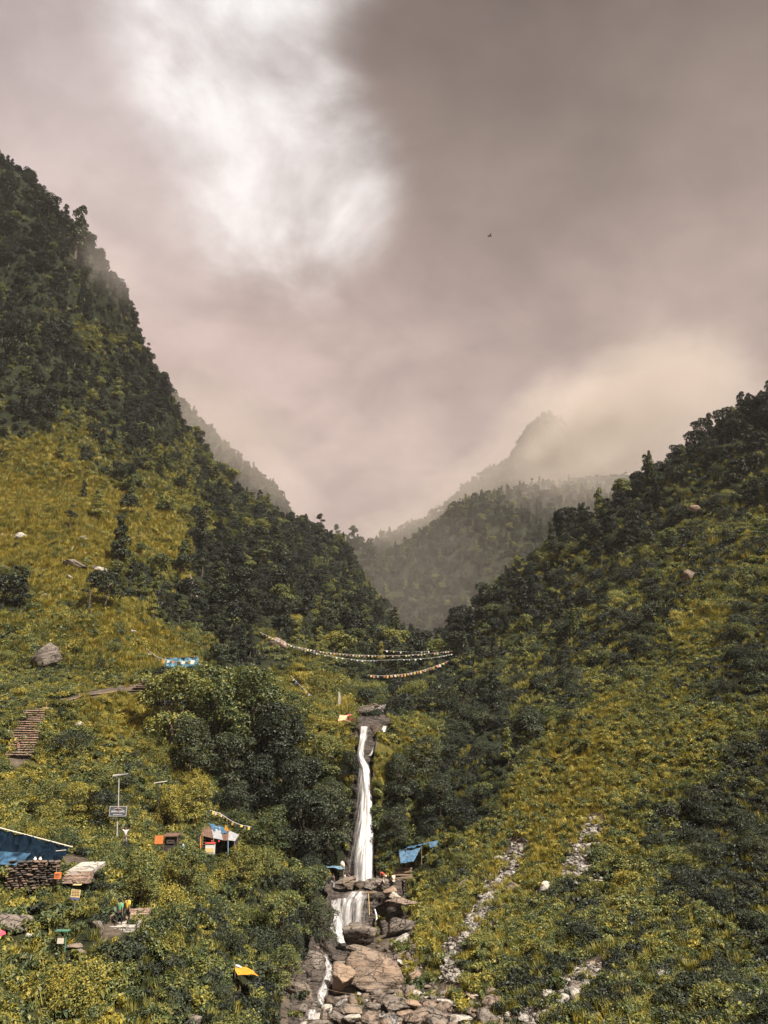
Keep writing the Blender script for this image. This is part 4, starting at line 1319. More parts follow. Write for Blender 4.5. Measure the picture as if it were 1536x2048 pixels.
TREE_W = {'broad': 5.8, 'round': 5.6, 'tall': 4.0, 'conifer': 4.8, 'pine': 4.4}


def plant_tree(kind, var, lk, pos, rz, sc, label, group=None, cat='tree'):
    root = empty({'conifer': 'conifer_tree', 'pine': 'pine_tree'}.get(kind, 'tree'), pos, rz, sc)
    tag(root, label, cat, group)
    c = bpy.data.objects.new('crown', TREE_CROWN[kind, var, lk])
    t = bpy.data.objects.new('trunk', TREE_TRUNK[kind, var])
    for o in (c, t):
        COL.objects.link(o)
        o.parent = root
    return root


for (u_, v_, hpx, kind, lk, lab) in SPECIAL:
    for dv in range(0, 90, 6):       # the first ground at or below the foot
        if BVH.ray_cast(Vector((0, 0, 0)), pdir(u_, v_ - 2 + dv).normalized(), 3000)[0] is not None:
            break
    p = hit(u_, v_ - 2 + dv)
    if kind in ('round', 'tall') and p.y < 150:
        kind = 'broad'
    sc = hpx * m_per_px(p) / TREE_H[kind]
    plant_tree(kind, random.randrange(len(TREE_KINDS[kind])), lk, p - Vector((0, 0, 0.2)), random.uniform(0, 6.28), sc, lab)

# ---- trees
pos, nn, z, far = SOWN['tree']
n = len(pos)
kinds = ['round', 'tall', 'conifer', 'pine']
u, v, dist = project(pos)
kd = np.where(RNG.random(n) < 0.50, 0, np.where(RNG.random(n) < 0.74, 1, np.where(RNG.random(n) < 0.5, 2, 3)))
sc = np.clip(RNG.lognormal(-0.30, 0.30, n), 0.4, 1.45) * np.where(dist > 180, 1.0, 0.72) * np.where(kd == 0, 1.0, 0.74)
sc = np.where(far, RNG.uniform(0.7, 1.35, n) * np.where(kd == 0, 1.0, 0.8), sc)
hg = np.array([TREE_H[k] for k in kinds])[kd] * sc
wd = np.array([TREE_W[k] for k in kinds])[kd] * sc
ok = ~blocked(u, v, hg / dist * F, wd / dist * F, dist)
pos, z, far, kd, sc, hg, wd, u, v, dist = (a[ok] for a in (pos, z, far, kd, sc, hg, wd, u, v, dist))
n = len(pos)
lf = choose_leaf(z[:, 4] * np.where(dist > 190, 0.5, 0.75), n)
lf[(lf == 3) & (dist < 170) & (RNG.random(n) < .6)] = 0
lf[far] = np.where(RNG.random(far.sum()) < 0.8, 0, 1)
var = np.array([RNG.integers(0, len(TREE_KINDS[kinds[k]])) for k in kd])
show = rank_by_view(pos, hg, wd)
show[(dist > 440)] = 0
single = np.zeros(n, bool)
cnt = 0
LOOK = {('round', 'deep'): 'deep-green round-crowned', ('tall', 'deep'): 'deep-green upright', ('conifer', 'deep'): 'deep-green pointed', ('pine', 'deep'): 'deep-green open-crowned', ('round', 'dark'): 'dark round-crowned', ('round', 'mid'): 'green round-crowned', ('round', 'gold'): 'yellowish round-crowned', ('tall', 'dark'): 'dark upright', ('tall', 'mid'): 'green upright', ('tall', 'gold'): 'yellowish upright',
        ('conifer', 'dark'): 'dark pointed', ('conifer', 'mid'): 'green pointed', ('conifer', 'gold'): 'yellowish pointed', ('pine', 'dark'): 'dark open-crowned', ('pine', 'mid'): 'green open-crowned', ('pine', 'gold'): 'yellowish open-crowned'}
for k in np.argsort(-show):
    if cnt >= 262 or show[k] < 3:
        break
    if not (5 < u[k] < 1531 and v[k] - hg[k] / dist[k] * F < 2040) or ground_hides(pos[k], hg[k]):
        continue
    kk, lk = kinds[kd[k]], LEAFKEYS[lf[k]]
    up = v[k] - hg[k] / dist[k] * F * 0.6
    size = 'small ' if hg[k] < 4 else ''
    plant_tree(kk, var[k], lk, pos[k] - np.array([0, 0, .3]), random.uniform(0, 6.28), float(sc[k]), where(u[k], up, size + LOOK[kk, lk], 'tree'), 'trees growing on the valley sides')
    single[k] = True
    cnt += 1
keyl = [(kk, i, lk) for kk in kinds for i in range(len(TREE_KINDS[kk])) for lk in LEAFKEYS]
kidx = {q: i for i, q in enumerate(keyl)}
rest = np.where(~single)[0]
idx = np.array([kidx[kinds[kd[k]], var[k], LEAFKEYS[lf[k]]] for k in rest])
m = len(rest)
rot = np.stack([RNG.normal(size=m) * 0.07, RNG.normal(size=m) * 0.07, RNG.uniform(0, 6.28, m)], 1)
stuff('forest', 'dense forest covering the far mountainsides', [full_tree(*q) for q in keyl], pos[rest] - np.array([0, 0, .4]), rot, sc[rest], idx)
print('trees', n, 'single', cnt)

# ---- shrubs
pos, nn, z, far = SOWN['shrub']
n = len(pos)
u, v, dist = project(pos)
sc = z[:, 5] * np.clip(RNG.lognormal(-0.62, 0.36, n), 0.22, 1.15)
sc = np.where(dist > 150, np.maximum(sc, 1.1), sc)
hg, wd = sc * 1.25, sc * 2.1
for shrink in (0.6, 0.5):          # a smaller plant where a big one would stand in front of something
    bad = blocked(u, v, hg / dist * F, wd / dist * F, dist)
    sc = np.where(bad, sc * shrink, sc)
    hg, wd = sc * 1.25, sc * 2.1
ok = ~blocked(u, v, hg / dist * F, wd / dist * F, dist)
pos, nn, z, sc, hg, wd, u, v, dist = (a[ok] for a in (pos, nn, z, sc, hg, wd, u, v, dist))
n = len(pos)
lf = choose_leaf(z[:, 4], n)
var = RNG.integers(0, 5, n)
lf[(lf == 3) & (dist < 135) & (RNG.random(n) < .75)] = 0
var = np.where(sc > 1.75, RNG.integers(5, 7, n), var)
show = rank_by_view(pos, hg, wd)
single = np.zeros(n, bool)
cnt = 0
tilt = np.stack([-nn[:, 1] * 0.5 + RNG.normal(size=n) * .12, nn[:, 0] * 0.5 + RNG.normal(size=n) * .12, RNG.uniform(0, 6.28, n)], 1)
TONE = {'deep': 'deep green', 'dark': 'dark green', 'mid': 'mid-green', 'gold': 'golden-green'}
for k in np.argsort(-show):
    if cnt >= 295 or show[k] < 3:
        break
    if not (5 < u[k] < 1531 and v[k] - hg[k] / dist[k] * F < 2040) or ground_hides(pos[k], hg[k]):
        continue
    lk = LEAFKEYS[lf[k]]
    o = bpy.data.objects.new('shrub', SHRUB[var[k], lk])
    o.location = pos[k] - np.array([0, 0, .15])
    o.rotation_euler = tilt[k]
    o.scale = (sc[k],) * 3
    COL.objects.link(o)
    up = v[k] - hg[k] / dist[k] * F * 0.5
    tag(o, where(u[k], up, ('low ' if sc[k] < 1.0 else 'big ' if sc[k] > 1.9 else '') + TONE[lk], 'shrub'), 'shrub', 'shrubs covering the valley sides')
    single[k] = True
    cnt += 1
rest = np.where(~single)[0]
print('shrubs', n, 'single', cnt)
skeys = [(i, lk) for i in range(7) for lk in LEAFKEYS]
U_pos, U_rot, U_sc, U_idx = [pos[rest] - np.array([0, 0, .15])], [tilt[rest]], [sc[rest]], [var[rest] * 4 + lf[rest]]
pos, nn, z, far = SOWN['low']
n = len(pos)
u, v, dist = project(pos)
sc = RNG.uniform(0.55, 1.5, n) * np.where(dist > 135, 1.6, np.where(u > 850, 0.95, 1.1))
ok = ~blocked(u, v, sc * 0.6 / dist * F, sc * 1.0 / dist * F, dist, True)
pos, nn, z, sc = (a[ok] for a in (pos, nn, z, sc))
n = len(pos)
U_pos.append(pos - np.array([0, 0, .05]))
U_rot.append(np.stack([-nn[:, 1] * 0.8 + RNG.normal(size=n) * .15, nn[:, 0] * 0.8 + RNG.normal(size=n) * .15, RNG.uniform(0, 6.28, n)], 1))
U_sc.append(sc)
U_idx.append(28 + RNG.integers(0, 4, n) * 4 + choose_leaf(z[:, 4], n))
print('low', n)
stuff('undergrowth', 'low leafy undergrowth covering the slopes', [SHRUB[q] for q in skeys] + [LOW[i, lk] for i in range(4) for lk in LEAFKEYS],
      np.concatenate(U_pos), np.concatenate(U_rot), np.concatenate(U_sc), np.concatenate(U_idx))
# ---- grass
pos, nn, z, far = SOWN['grass']
n = len(pos)
u, v, dist = project(pos)
sc = RNG.uniform(0.6, 1.25, n) * np.where(dist > 130, 1.7, 1.0)
ok = ~blocked(u, v, sc * 0.6 / dist * F, sc * .8 / dist * F, dist, True)
pos, nn, z, sc = (a[ok] for a in (pos, nn, z, sc))
n = len(pos)
print('grass', n)
rot = np.stack([-nn[:, 1] * 0.6 + RNG.normal(size=n) * .2, nn[:, 0] * 0.6 + RNG.normal(size=n) * .2, RNG.uniform(0, 6.28, n)], 1)
gsel = (RNG.random(n) < np.clip((z[:, 4] - 0.3) * 1.3, 0.05, 0.9)).astype(int)
stuff('grass', 'golden and green grass growing on the open slopes', [TUFT[i, g] for i in range(3) for g in ('mid', 'gold')], pos, rot, sc, RNG.integers(0, 3, n) * 2 + gsel)

# ------------------------------------------------------------------ water
def water_mat(name, su, sv, lo, hi, alpha=1.0):
    m, t = new_mat(name)
    uv = t.n('ShaderNodeUVMap', _uv_map='flow').outputs[0]
    mp = t.n('ShaderNodeMapping', Vector=uv)
    mp.inputs['Scale'].default_value = (su, sv, 1)
    n1 = t.noise(mp.outputs[0], 1.0, 6.0, 0.62, 0.4)
    mp2 = t.n('ShaderNodeMapping', Vector=uv)
    mp2.inputs['Scale'].default_value = (su * 2.6, sv * 5.0, 1)
    n2 = t.noise(mp2.outputs[0], 1.0, 5.0, 0.65)
    edge = t.n('ShaderNodeAttribute', _attribute_name='thick').outputs['Fac']
    f = t.math('ADD', t.math('MULTIPLY', n1, 0.62), t.math('MULTIPLY', n2, 0.38))
    f = t.math('ADD', f, t.math('MULTIPLY', t.math('SUBTRACT', edge, 0.5), 0.42))
    a = t.math('MULTIPLY', t.smooth(f, lo, hi), alpha)
    c = t.mix(t.smooth(f, lo - 0.05, hi + 0.12), (0.20, 0.185, 0.175), (0.60, 0.585, 0.58))
    p = t.n('ShaderNodeBsdfPrincipled', Base__Color=c, Roughness=0.35)
    tr = t.n('ShaderNodeBsdfTransparent')
    ms = t.n('ShaderNodeMixShader', Fac=a)
    t.t.links.new(tr.outputs[0], ms.inputs[1])
    t.t.links.new(p.outputs[0], ms.inputs[2])
    out(t, ms.outputs[0])
    return m


WATER_FALL = water_mat('falling_water', 6.0, 0.28, 0.34, 0.84)
WATER_THIN = water_mat('thin_water', 6.0, 0.22, 0.36, 0.82)
WATER_FOAM = water_mat('foaming_water', 4.0, 1.1, 0.42, 0.80)


def ribbon(name, rows, mat, nu=14, nv=60, off=0.25, bump=0.18, D=None, thick=None, seed=0):
    """water lying over the rock: rows of (u left, u right, v[, distance])"""
    rows = [tuple(r) for r in rows]
    M = catmull(len(rows), nv)
    arr = M @ np.array([r[:3] for r in rows], float)
    dist = (M @ np.array([r[3] for r in rows], float)) if len(rows[0]) > 3 else None
    V, UV, TH = [], [], []
    run = 0.0
    last = None
    ss = np.linspace(0, 1, nu)
    dd = np.empty((nv, nu))
    for j in range(nv):
        for i in range(nu):
            u = arr[j, 0] * (1 - ss[i]) + arr[j, 1] * ss[i]
            dd[j, i] = dist[j] if dist is not None else hit(u, arr[j, 2], D).y
    if dist is None:          # water does not follow every ledge of the rock
        k = max(2, nv // 12)
        sm = np.array([dd[max(0, j - k):j + k + 1].min(0) * .6 + dd[max(0, j - k):j + k + 1].mean(0) * .4 for j in range(nv)])
        dd = np.array([sm[max(0, j - k):j + k + 1].mean(0) for j in range(nv)])
    for j in range(nv):
        for i in range(nu):
            s = ss[i]
            u = arr[j, 0] * (1 - s) + arr[j, 1] * s
            p = P(u, arr[j, 2], float(dd[j, i]))
            dirn = p.normalized()
            V.append(p - dirn * (off + bump * (1 + float(vnoise(np.array([s * 5.0, j * 0.12, seed]), 5)))))
            UV.append((s * (arr[j, 1] - arr[j, 0]) * 0.065, 0))
            tt = j / (nv - 1)
            th = min(1, 3.2 * s + .1, 3.2 * (1 - s) + .1) * (min(1, 6 * tt + .35, 6 * (1 - tt) + .35) if name != 'waterfall' else 1)
            TH.append(th * (thick(s, j / (nv - 1)) if thick else 0.75))
        if last is not None:
            run += (V[j * nu + nu // 2] - last).length
        last = V[j * nu + nu // 2]
        for i in range(nu):
            UV[j * nu + i] = (UV[j * nu + i][0], run)
    idx = np.arange(nv * nu).reshape(nv, nu)
    Q = np.stack([idx[:-1, :-1], idx[:-1, 1:], idx[1:, 1:], idx[1:, :-1]], -1).reshape(-1, 4)
    me = mesh_np(name, np.array([tuple(p) for p in V]), Q)
    uvl = me.uv_layers.new(name='flow')
    li = np.empty(len(me.loops), np.int32)
    me.loops.foreach_get('vertex_index', li)
    uvl.data.foreach_set('uv', np.array(UV, np.float32)[li].ravel())
    a = me.attributes.new('thick', 'FLOAT', 'POINT')
    a.data.foreach_set('value', np.array(TH, np.float32))
    o = link(name, me, mat, smooth=True)
    tag(o, kind='structure')
    return o


FALL = [(717, 739, 1453), (715, 735, 1475), (712, 730, 1500), (711, 731, 1518), (714, 743, 1538), (711, 747, 1565), (707, 748, 1610), (701, 748, 1660), (694, 748, 1710), (689, 748, 1765)]
ribbon('waterfall', FALL, WATER_THIN, 18, 90, 0.2, 0.15, D=113, thick=lambda s, t: 0.92 if t < .28 else 0.80 + 0.12 * math.sin(9 * s + 3 * t))
ribbon('waterfall', [(719, 737, 1453), (717, 733, 1475), (714, 728, 1500), (714, 731, 1518), (722, 744, 1538), (726, 747, 1565), (727, 748, 1610), (728, 748, 1660), (728, 748, 1710), (727, 748, 1765)],
       WATER_FALL, 12, 90, 0.45, 0.2, D=113, thick=lambda s, t: 0.95, seed=3)
ribbon('waterfall', [(764, 776, 1452, 121), (757, 772, 1466, 120.5), (748, 766, 1482, 119.5), (742, 756, 1498, 118.5), (735, 742, 1512, 117.3)], WATER_THIN, 10, 24, 0.2, 0.15, thick=lambda s, t: 0.8, seed=5)
ribbon('waterfall', [(704, 722, 1762, 106.5), (708, 720, 1774, 104), (706, 724, 1784, 101.5), (700, 730, 1794, 100.5)], WATER_FALL, 10, 24, 0.2, 0.15, thick=lambda s, t: 0.85, seed=6)
ribbon('waterfall', [(692, 738, 1783, 100.2), (684, 739, 1792, 99.4), (678, 739, 1806, 98.9), (676, 738, 1830, 98.5), (675, 737, 1868, 98.0)], WATER_FALL, 18, 40, 0.2, 0.25, thick=lambda s, t: 0.74 + .16 * math.sin(22 * s), seed=7)
ribbon('waterfall', [(649, 684, 1800, 98.8), (645, 690, 1820, 97.8), (643, 694, 1843, 96.4), (652, 698, 1862, 95.0), (668, 700, 1880, 93.5), (678, 696, 1892, 92.6)], WATER_FOAM, 16, 40, 0.1, 0.25, thick=lambda s, t: 0.66 + 0.34 * t, seed=8)
ribbon('waterfall', [(668, 700, 1797, 98.7), (664, 700, 1815, 98.0), (662, 702, 1838, 97.2), (668, 706, 1860, 96.2), (680, 708, 1876, 95.0)], WATER_THIN, 14, 30, 0.15, 0.25, thick=lambda s, t: 0.66 + .2 * math.sin(17 * s + 2), seed=21)
ribbon('waterfall', [(746, 752, 1818, 98.5), (750, 756, 1835, 98), (748, 756, 1850, 97.5), (744, 752, 1868, 97)], WATER_THIN, 6, 20, 0.1, 0.1, thick=lambda s, t: 0.75, seed=9)
ribbon('stream_water', [(636, 660, 1906), (640, 664, 1920), (648, 668, 1934), (645, 668, 1950), (640, 664, 1968), (630, 658, 1988), (632, 652, 2004), (640, 648, 2014)], WATER_FOAM, 14, 50, 0.35, 0.25, thick=lambda s, t: 0.85, seed=10)
ribbon('stream_water', [(696, 708, 1920), (690, 706, 1936), (680, 700, 1950)], WATER_FOAM, 8, 20, 0.3, 0.2, thick=lambda s, t: 0.7, seed=11)
ribbon('stream_water', [(680, 700, 1990), (672, 694, 2002), (664, 684, 2012)], WATER_FOAM, 8, 20, 0.3, 0.2, thick=lambda s, t: 0.65, seed=12)
ribbon('stream_water', [(608, 640, 2018), (606, 642, 2028), (606, 640, 2040)], WATER_FOAM, 10, 20, 0.35, 0.2, thick=lambda s, t: 0.7, seed=13)
ribbon('stream_water', [(760, 800, 2026), (762, 806, 2040), (770, 815, 2062)], WATER_FOAM, 10, 20, 0.35, 0.25, thick=lambda s, t: 0.62, seed=14)


# ------------------------------------------------------------------ rocks
import bmesh
_ico = {}


def ico(sub):
    if sub not in _ico:
        bm = bmesh.new()
        bmesh.ops.create_icosphere(bm, subdivisions=sub, radius=1.0)
        _ico[sub] = (np.array([tuple(v.co) for v in bm.verts]), np.array([[v.index for v in f.verts] for f in bm.faces]))
        bm.free()
    return _ico[sub]


def rock_np(seed, sub=4, cuts=16, lo=.42, hi=.85, rough=.08, strata=.05):
    rg = np.random.default_rng(seed)
    V, Fc = ico(sub)
    V = V.copy() * 1.12
    for k in range(cuts):
        d = unit(rg.normal(size=3))
        over = np.maximum(V @ d - rg.uniform(lo, hi), 0)
        V -= over[:, None] * d * 0.95
    tilt = unit(rg.normal(size=3) * .35 + np.array([0, 0, 1]))
    h = V @ tilt
    V = V + unit(V) * (fbm(V * 1.9, seed, 4)[:, None] * rough) + unit(V) * (np.round(h * 5.5 + fbm(V * 1.3, seed + 3, 2) * 1.2) % 2)[:, None] * strata
    return V, Fc


def rock_mesh(name, seed, sub=4, scale=(1, 1, 1), **kw):
    V, Fc = rock_np(seed, sub, **kw)
    ext = (V.max(0) - V.min(0)) / 2
    mid = (V.max(0) + V.min(0)) / 2
    return mesh_np(name, (V - mid) / ext * np.array(scale), Fc)


def boulder(label, u, v, wpx, hpx, mat, tilt=0, depth=0.8, seed=1, D=None, yaw=0, name='boulder', group=None, dig=0.12, sub=4, **kw):
    """(u, v) = middle of the stone in the photograph, wpx x hpx = its size there"""
    base = hit(u, v + hpx * 0.40)
    if D:
        base = P(u, v + hpx * 0.40, D)
    mp = m_per_px(base)
    w_, h_ = wpx * mp / 2, hpx * mp / 2
    c = P(u, v, base.y + w_ * depth * 0.45)
    me = rock_mesh(name, seed, sub, (w_, w_ * depth, h_ * (1 + dig)), **kw)
    o = link(name, me, mat)
    o.location = c
    o.rotation_euler = (0, R(tilt), R(yaw))
    me.shade_smooth() if False else None
    tag(o, label, 'rock', group)
    return o


BOULDERS = [
    ('layered brown slab sloping down to the open stone bed', 790, 2014, 60, 22, ROCK, 10, .8, 401, 70.5),
    ('tan slab beside the small white rapid', 738, 2036, 42, 17, ROCK_RED, 6, .8, 403, 68.5),
    ('pale lens-shaped slab next to the tan slab', 704, 2037, 38, 13, ROCK_PALE, -4, .8, 405, 68.5),
    ('brown slab lying below the pointed brown rock', 702, 2021, 50, 15, ROCK, 4, .8, 407, 70),
    ('thin tilted slab between the standing slab and the pale lens', 676, 2034, 44, 13, ROCK, 18, .8, 409, 69),
    ('dark wedge-shaped slab above the tan slab', 748, 2016, 42, 15, ROCK, -8, .8, 411, 70.5),
    ('curved tan slab at the edge of the open stone bed', 834, 2036, 54, 24, ROCK_RED, -10, .8, 413, 68),
    ('upright tan stone right of the big orange boulder', 831, 1957, 30, 24, ROCK_RED, -30, .8, 415, None),
    ('small tan slab under the upright tan stone', 820, 1977, 28, 13, ROCK, -24, .8, 417, None),
    ('thin slab sliding down behind the big orange boulder', 812, 1930, 40, 11, ROCK_PALE, 26, .7, 419, None),
    ('long thin slab rising to the grassy slope', 800, 1909, 48, 11, ROCK, -24, .7, 421, None),
    ('flat brown slab in front of the dark hollow', 786, 1998, 42, 12, ROCK, 0, .8, 423, 72.5),
    ('small pale block at the foot of the grassy slope', 834, 1988, 26, 12, ROCK_PALE, 6, .8, 425, None),
    ('small rusty block under the banded boulder', 746, 1909, 28, 15, ROCK_RED, 10, .8, 427, 86),
    ('brown slab right of the banded boulder', 784, 1884, 28, 14, ROCK, -16, .8, 429, 89),
    ('broad flat slab in the middle of the open stone bed', 880, 2028, 62, 15, ROCK, 6, .8, 431, None),
    ('broad pale slab at the bottom of the open stone bed', 925, 2040, 56, 14, ROCK_PALE, 2, .8, 433, None),
    ('rusty slab below the long pale stones', 868, 2012, 46, 14, ROCK_RED, 10, .8, 435, None),
    ('dark slab half under the flat-topped bank boulder', 618, 2014, 46, 13, ROCK_WET_SHADED, 0, .8, 437, 71.5),
    ('brown slab at the bottom edge below the standing slab', 640, 2046, 54, 12, ROCK, 4, .8, 439, 67.6),
    ('dark block wedged between the two runs of the stream', 660, 2002, 26, 16, ROCK_WET_SHADED, 10, .8, 441, 72),
    ('big orange-brown boulder leaning over a dark hollow in the stream', 748, 1944, 122, 70, ROCK_RED, 4, .7, 3, 76.5),
    ('rounded brown boulder with wavy banding below the lower cascade', 722, 1876, 72, 50, ROCK, -8, .8, 5, 90),
    ('chunky light brown boulder beside the white stream water', 684, 1962, 50, 52, ROCK_RED, 10, .9, 8, 75),
    ('grey-brown rounded boulder between the dark bank and the stream', 626, 1925, 52, 44, ROCK, 0, .8, 11, 80),
    ('smooth dark wedge of rock under the grey-brown boulder', 626, 1961, 54, 38, ROCK_WET_SHADED, 4, .7, 14, 77.5),
    ('broad flat-topped brown boulder at the edge of the bank', 602, 1990, 74, 46, ROCK, 8, .8, 17, 74),
    ('small flat rock between two white runs of the stream', 682, 1936, 40, 22, ROCK, 0, .9, 19, 80),
    ('dark mossy rock at the head of the white stream', 675, 1916, 42, 22, ROCK_WET_SHADED, 12, .9, 23, 84),
    ('long slanting slab resting above the big orange boulder', 722, 1921, 58, 22, ROCK_RED, 18, .8, 26, 83),
    ('low shelf of rock under the rounded banded boulder', 725, 1905, 70, 20, ROCK, 8, .8, 29, 87),
    ('large slab with a bright flat top beside the lower cascade', 800, 1852, 66, 40, ROCK, -18, .9, 31, 90),
    ('dark upright rock behind the bright-topped slab', 770, 1868, 26, 46, ROCK_WET_SHADED, -20, .8, 34, 93),
    ('pale cracked slab below the bright-topped slab', 800, 1882, 46, 20, ROCK_PALE, -22, .8, 37, 87),
    ('flat dark boulder at the foot of the tall fall', 692, 1768, 46, 22, ROCK, -6, .8, 41, 102),
    ('brown boulder with a dark front under the bending person', 752, 1772, 56, 26, ROCK, 4, .8, 43, 101.5),
    ('brown boulder with a shaded side next to the sitting person', 778, 1776, 40, 30, ROCK, 16, .8, 47, 101),
    ('flat-topped rock right of the sitting person', 795, 1761, 28, 16, ROCK, 8, .8, 53, 103),
    ('rounded tan boulder above the long red ledge', 780, 1783, 30, 18, ROCK_RED, -6, .8, 59, 98),
    ('small white stone on top of the long red ledge', 790, 1790, 26, 11, ROCK_PALE, 4, .8, 61, 96),
    ('long reddish ledge of rock beside the lower cascade', 803, 1802, 68, 15, ROCK_RED, -3, .7, 67, 95),
    ('dark boulder splitting the water at the lip of the cascade', 722, 1772, 30, 18, ROCK_WET_SHADED, 6, .8, 71, 102),
    ('little pale rock in the spray of the tall fall', 727, 1757, 16, 8, ROCK_PALE, 0, .8, 73, 107),
    ('small leaf-shaped slab standing upright in the stream bed', 647, 2032, 18, 30, ROCK, -10, .6, 79, 68.5),
    ('pointed brown rock behind the standing slab', 706, 2002, 24, 22, ROCK, 20, .8, 83, 71),
    ('large tilted boulder with layered sides on the shrubby slope', 90, 1317, 64, 54, ROCK, -22, .8, 89, None),
    ('dark boulder cut by the frame edge below the stone wall', 20, 1849, 80, 40, ROCK, 14, .8, 97, None),
    ('pale flat rock at the bottom edge among leafy shrubs', 384, 2042, 40, 24, ROCK, 0, .8, 101, None),
    ('white slab lying at the top of the golden grass', 46, 1075, 36, 14, ROCK_PALE, 28, .6, 103, None),
    ('brown slab with a pale edge lying down the grass slope', 150, 1131, 50, 20, ROCK, 32, .6, 107, None),
    ('long white slab beside the dark trees on the grass', 205, 1143, 56, 15, ROCK_PALE, 22, .6, 109, None),
    ('narrow pale slab pointing downhill in the grass', 145, 1160, 30, 9, ROCK_PALE, 40, .5, 113, None),
    ('small white rock at the frame edge on the golden slope', 4, 1133, 20, 8, ROCK_PALE, 10, .7, 127, None),
    ('small white stone in the middle of the golden slope', 88, 1191, 14, 9, ROCK_PALE, 0, .7, 131, None),
    ('tiny white stone beside another on the golden slope', 111, 1187, 12, 6, ROCK_PALE, 0, .7, 137, None),
    ('white stone above the blue cloth tent on the grass', 264, 1264, 16, 7, ROCK_PALE, 6, .7, 139, None),
    ('pale stone half sunk in the shrubs below the path', 156, 1452, 28, 16, ROCK_PALE, 0, .8, 149, None),
    ('pale flat stone at the side of the blue cloth tent', 402, 1333, 22, 10, ROCK_PALE, 10, .7, 151, None),
    ('reddish cliff rock tied with the long flag strings', 556, 1290, 42, 26, ROCK_RED, 10, .7, 157, None),
    ('smooth grey boulder above the lip of the falls', 733, 1421, 34, 22, ROCK, 14, .8, 163, 125),
    ('pale jumbled rock beside the lip of the falls', 765, 1438, 34, 10, ROCK_PALE, 6, .8, 167, 124),
    ('small dark red rock behind the grey boulder', 748, 1411, 26, 8, ROCK_RED, 4, .8, 173, 130),
    ('mossy block of rock between the two upper streams', 752, 1462, 26, 30, ROCK_WET_SHADED, -24, .8, 179, 120),
    ('white boulder with a broken edge on the yellow slope', 1093, 1776, 34, 22, ROCK_PALE, -12, .8, 181, None),
    ('long grey slab leaning on the yellow slope', 934, 1766, 58, 16, ROCK, -28, .5, 191, None),
    ('white stone near the thin scree path', 998, 1718, 24, 12, ROCK_PALE, -8, .8, 193, None),
    ('brown overhanging rock at the bend of the scree path', 1028, 1776, 36, 20, ROCK, 6, .9, 197, None),
    ('white leaf-shaped stone beside the lower scree strip', 1196, 1764, 22, 12, ROCK_PALE, -24, .6, 199, None),
    ('pale rounded boulder deep in the green shrubs', 1327, 1952, 32, 24, ROCK_PALE, 0, .9, 211, None),
    ('pale rock showing above a dark dome of leaves', 1425, 1583, 18, 9, ROCK_PALE, 0, .8, 223, None),
    ('brown pointed rock below the wide scree path', 982, 1985, 26, 20, ROCK, 0, .9, 227, None),
    ('dark red rock set in the far bank bushes', 1382, 1156, 34, 26, ROCK_RED, 10, .8, 229, None),
    ('pinkish rock below the far bank ridge', 1392, 1019, 26, 18, ROCK_RED, 20, .8, 233, None),
    ('pale rock cut by the frame edge high on the far bank', 1528, 972, 20, 18, ROCK_RED, -20, .8, 239, None),
    ('small ledge of pale rock in the far bank bushes', 1190, 1170, 22, 10, ROCK, 4, .8, 241, None),
    ('small reddish ledge low in the far bank bushes', 994, 1296, 20, 9, ROCK_RED, 4, .8, 251, None),
    ('white stone at the stony gully mouth', 1048, 2038, 24, 16, ROCK_PALE, -8, .8, 257, None),
    ('long pale stone lying across the bottom right bed', 950, 1990, 40, 7, ROCK_PALE, 6, .5, 263, None),
    ('long pale stone nearer the stream than its twin', 895, 2004, 50, 9, ROCK_PALE, 8, .5, 269, None),
    ('pale stone on the shrubby slope above the two walkers', 222, 1694, 18, 10, ROCK_PALE, 0, .8, 271, None),
    ('tilted pale slab leaning beside the stone path', 200, 1852, 34, 12, ROCK, 36, .5, 277, None),
    ('small split stone beside the dark frame-edge boulder', 58, 1874, 18, 12, ROCK_PALE, 40, .6, 281, None),
    ('flat pale stone on the lower bend of the path', 150, 1892, 44, 9, ROCK, -4, .8, 283, None),
    ('second flat pale stone just below the bend of the path', 160, 1903, 40, 8, ROCK, 6, .8, 293, None),
    ('white pebble-like stone high in the green slope', 1160, 1492, 12, 7, ROCK_PALE, 0, .8, 307, None),
    ('small white stone in the lower golden band', 1213, 1476, 10, 7, ROCK_PALE, 0, .8, 311, None),
    ('small white stone just right of the white boulder', 1130, 1830, 15, 8, ROCK_PALE, -6, .8, 313, None),
    ('tan stone in the shrubs below the white boulder', 1012, 1908, 12, 12, ROCK_RED, 0, .8, 317, None),
]
for (lab, u_, v_, wp, hp, mt_, tl, dp, sd, D_) in BOULDERS:
    boulder(lab, u_, v_, wp, hp, mt_, tl, dp, sd, D_, sub=4 if wp > 30 else 3)

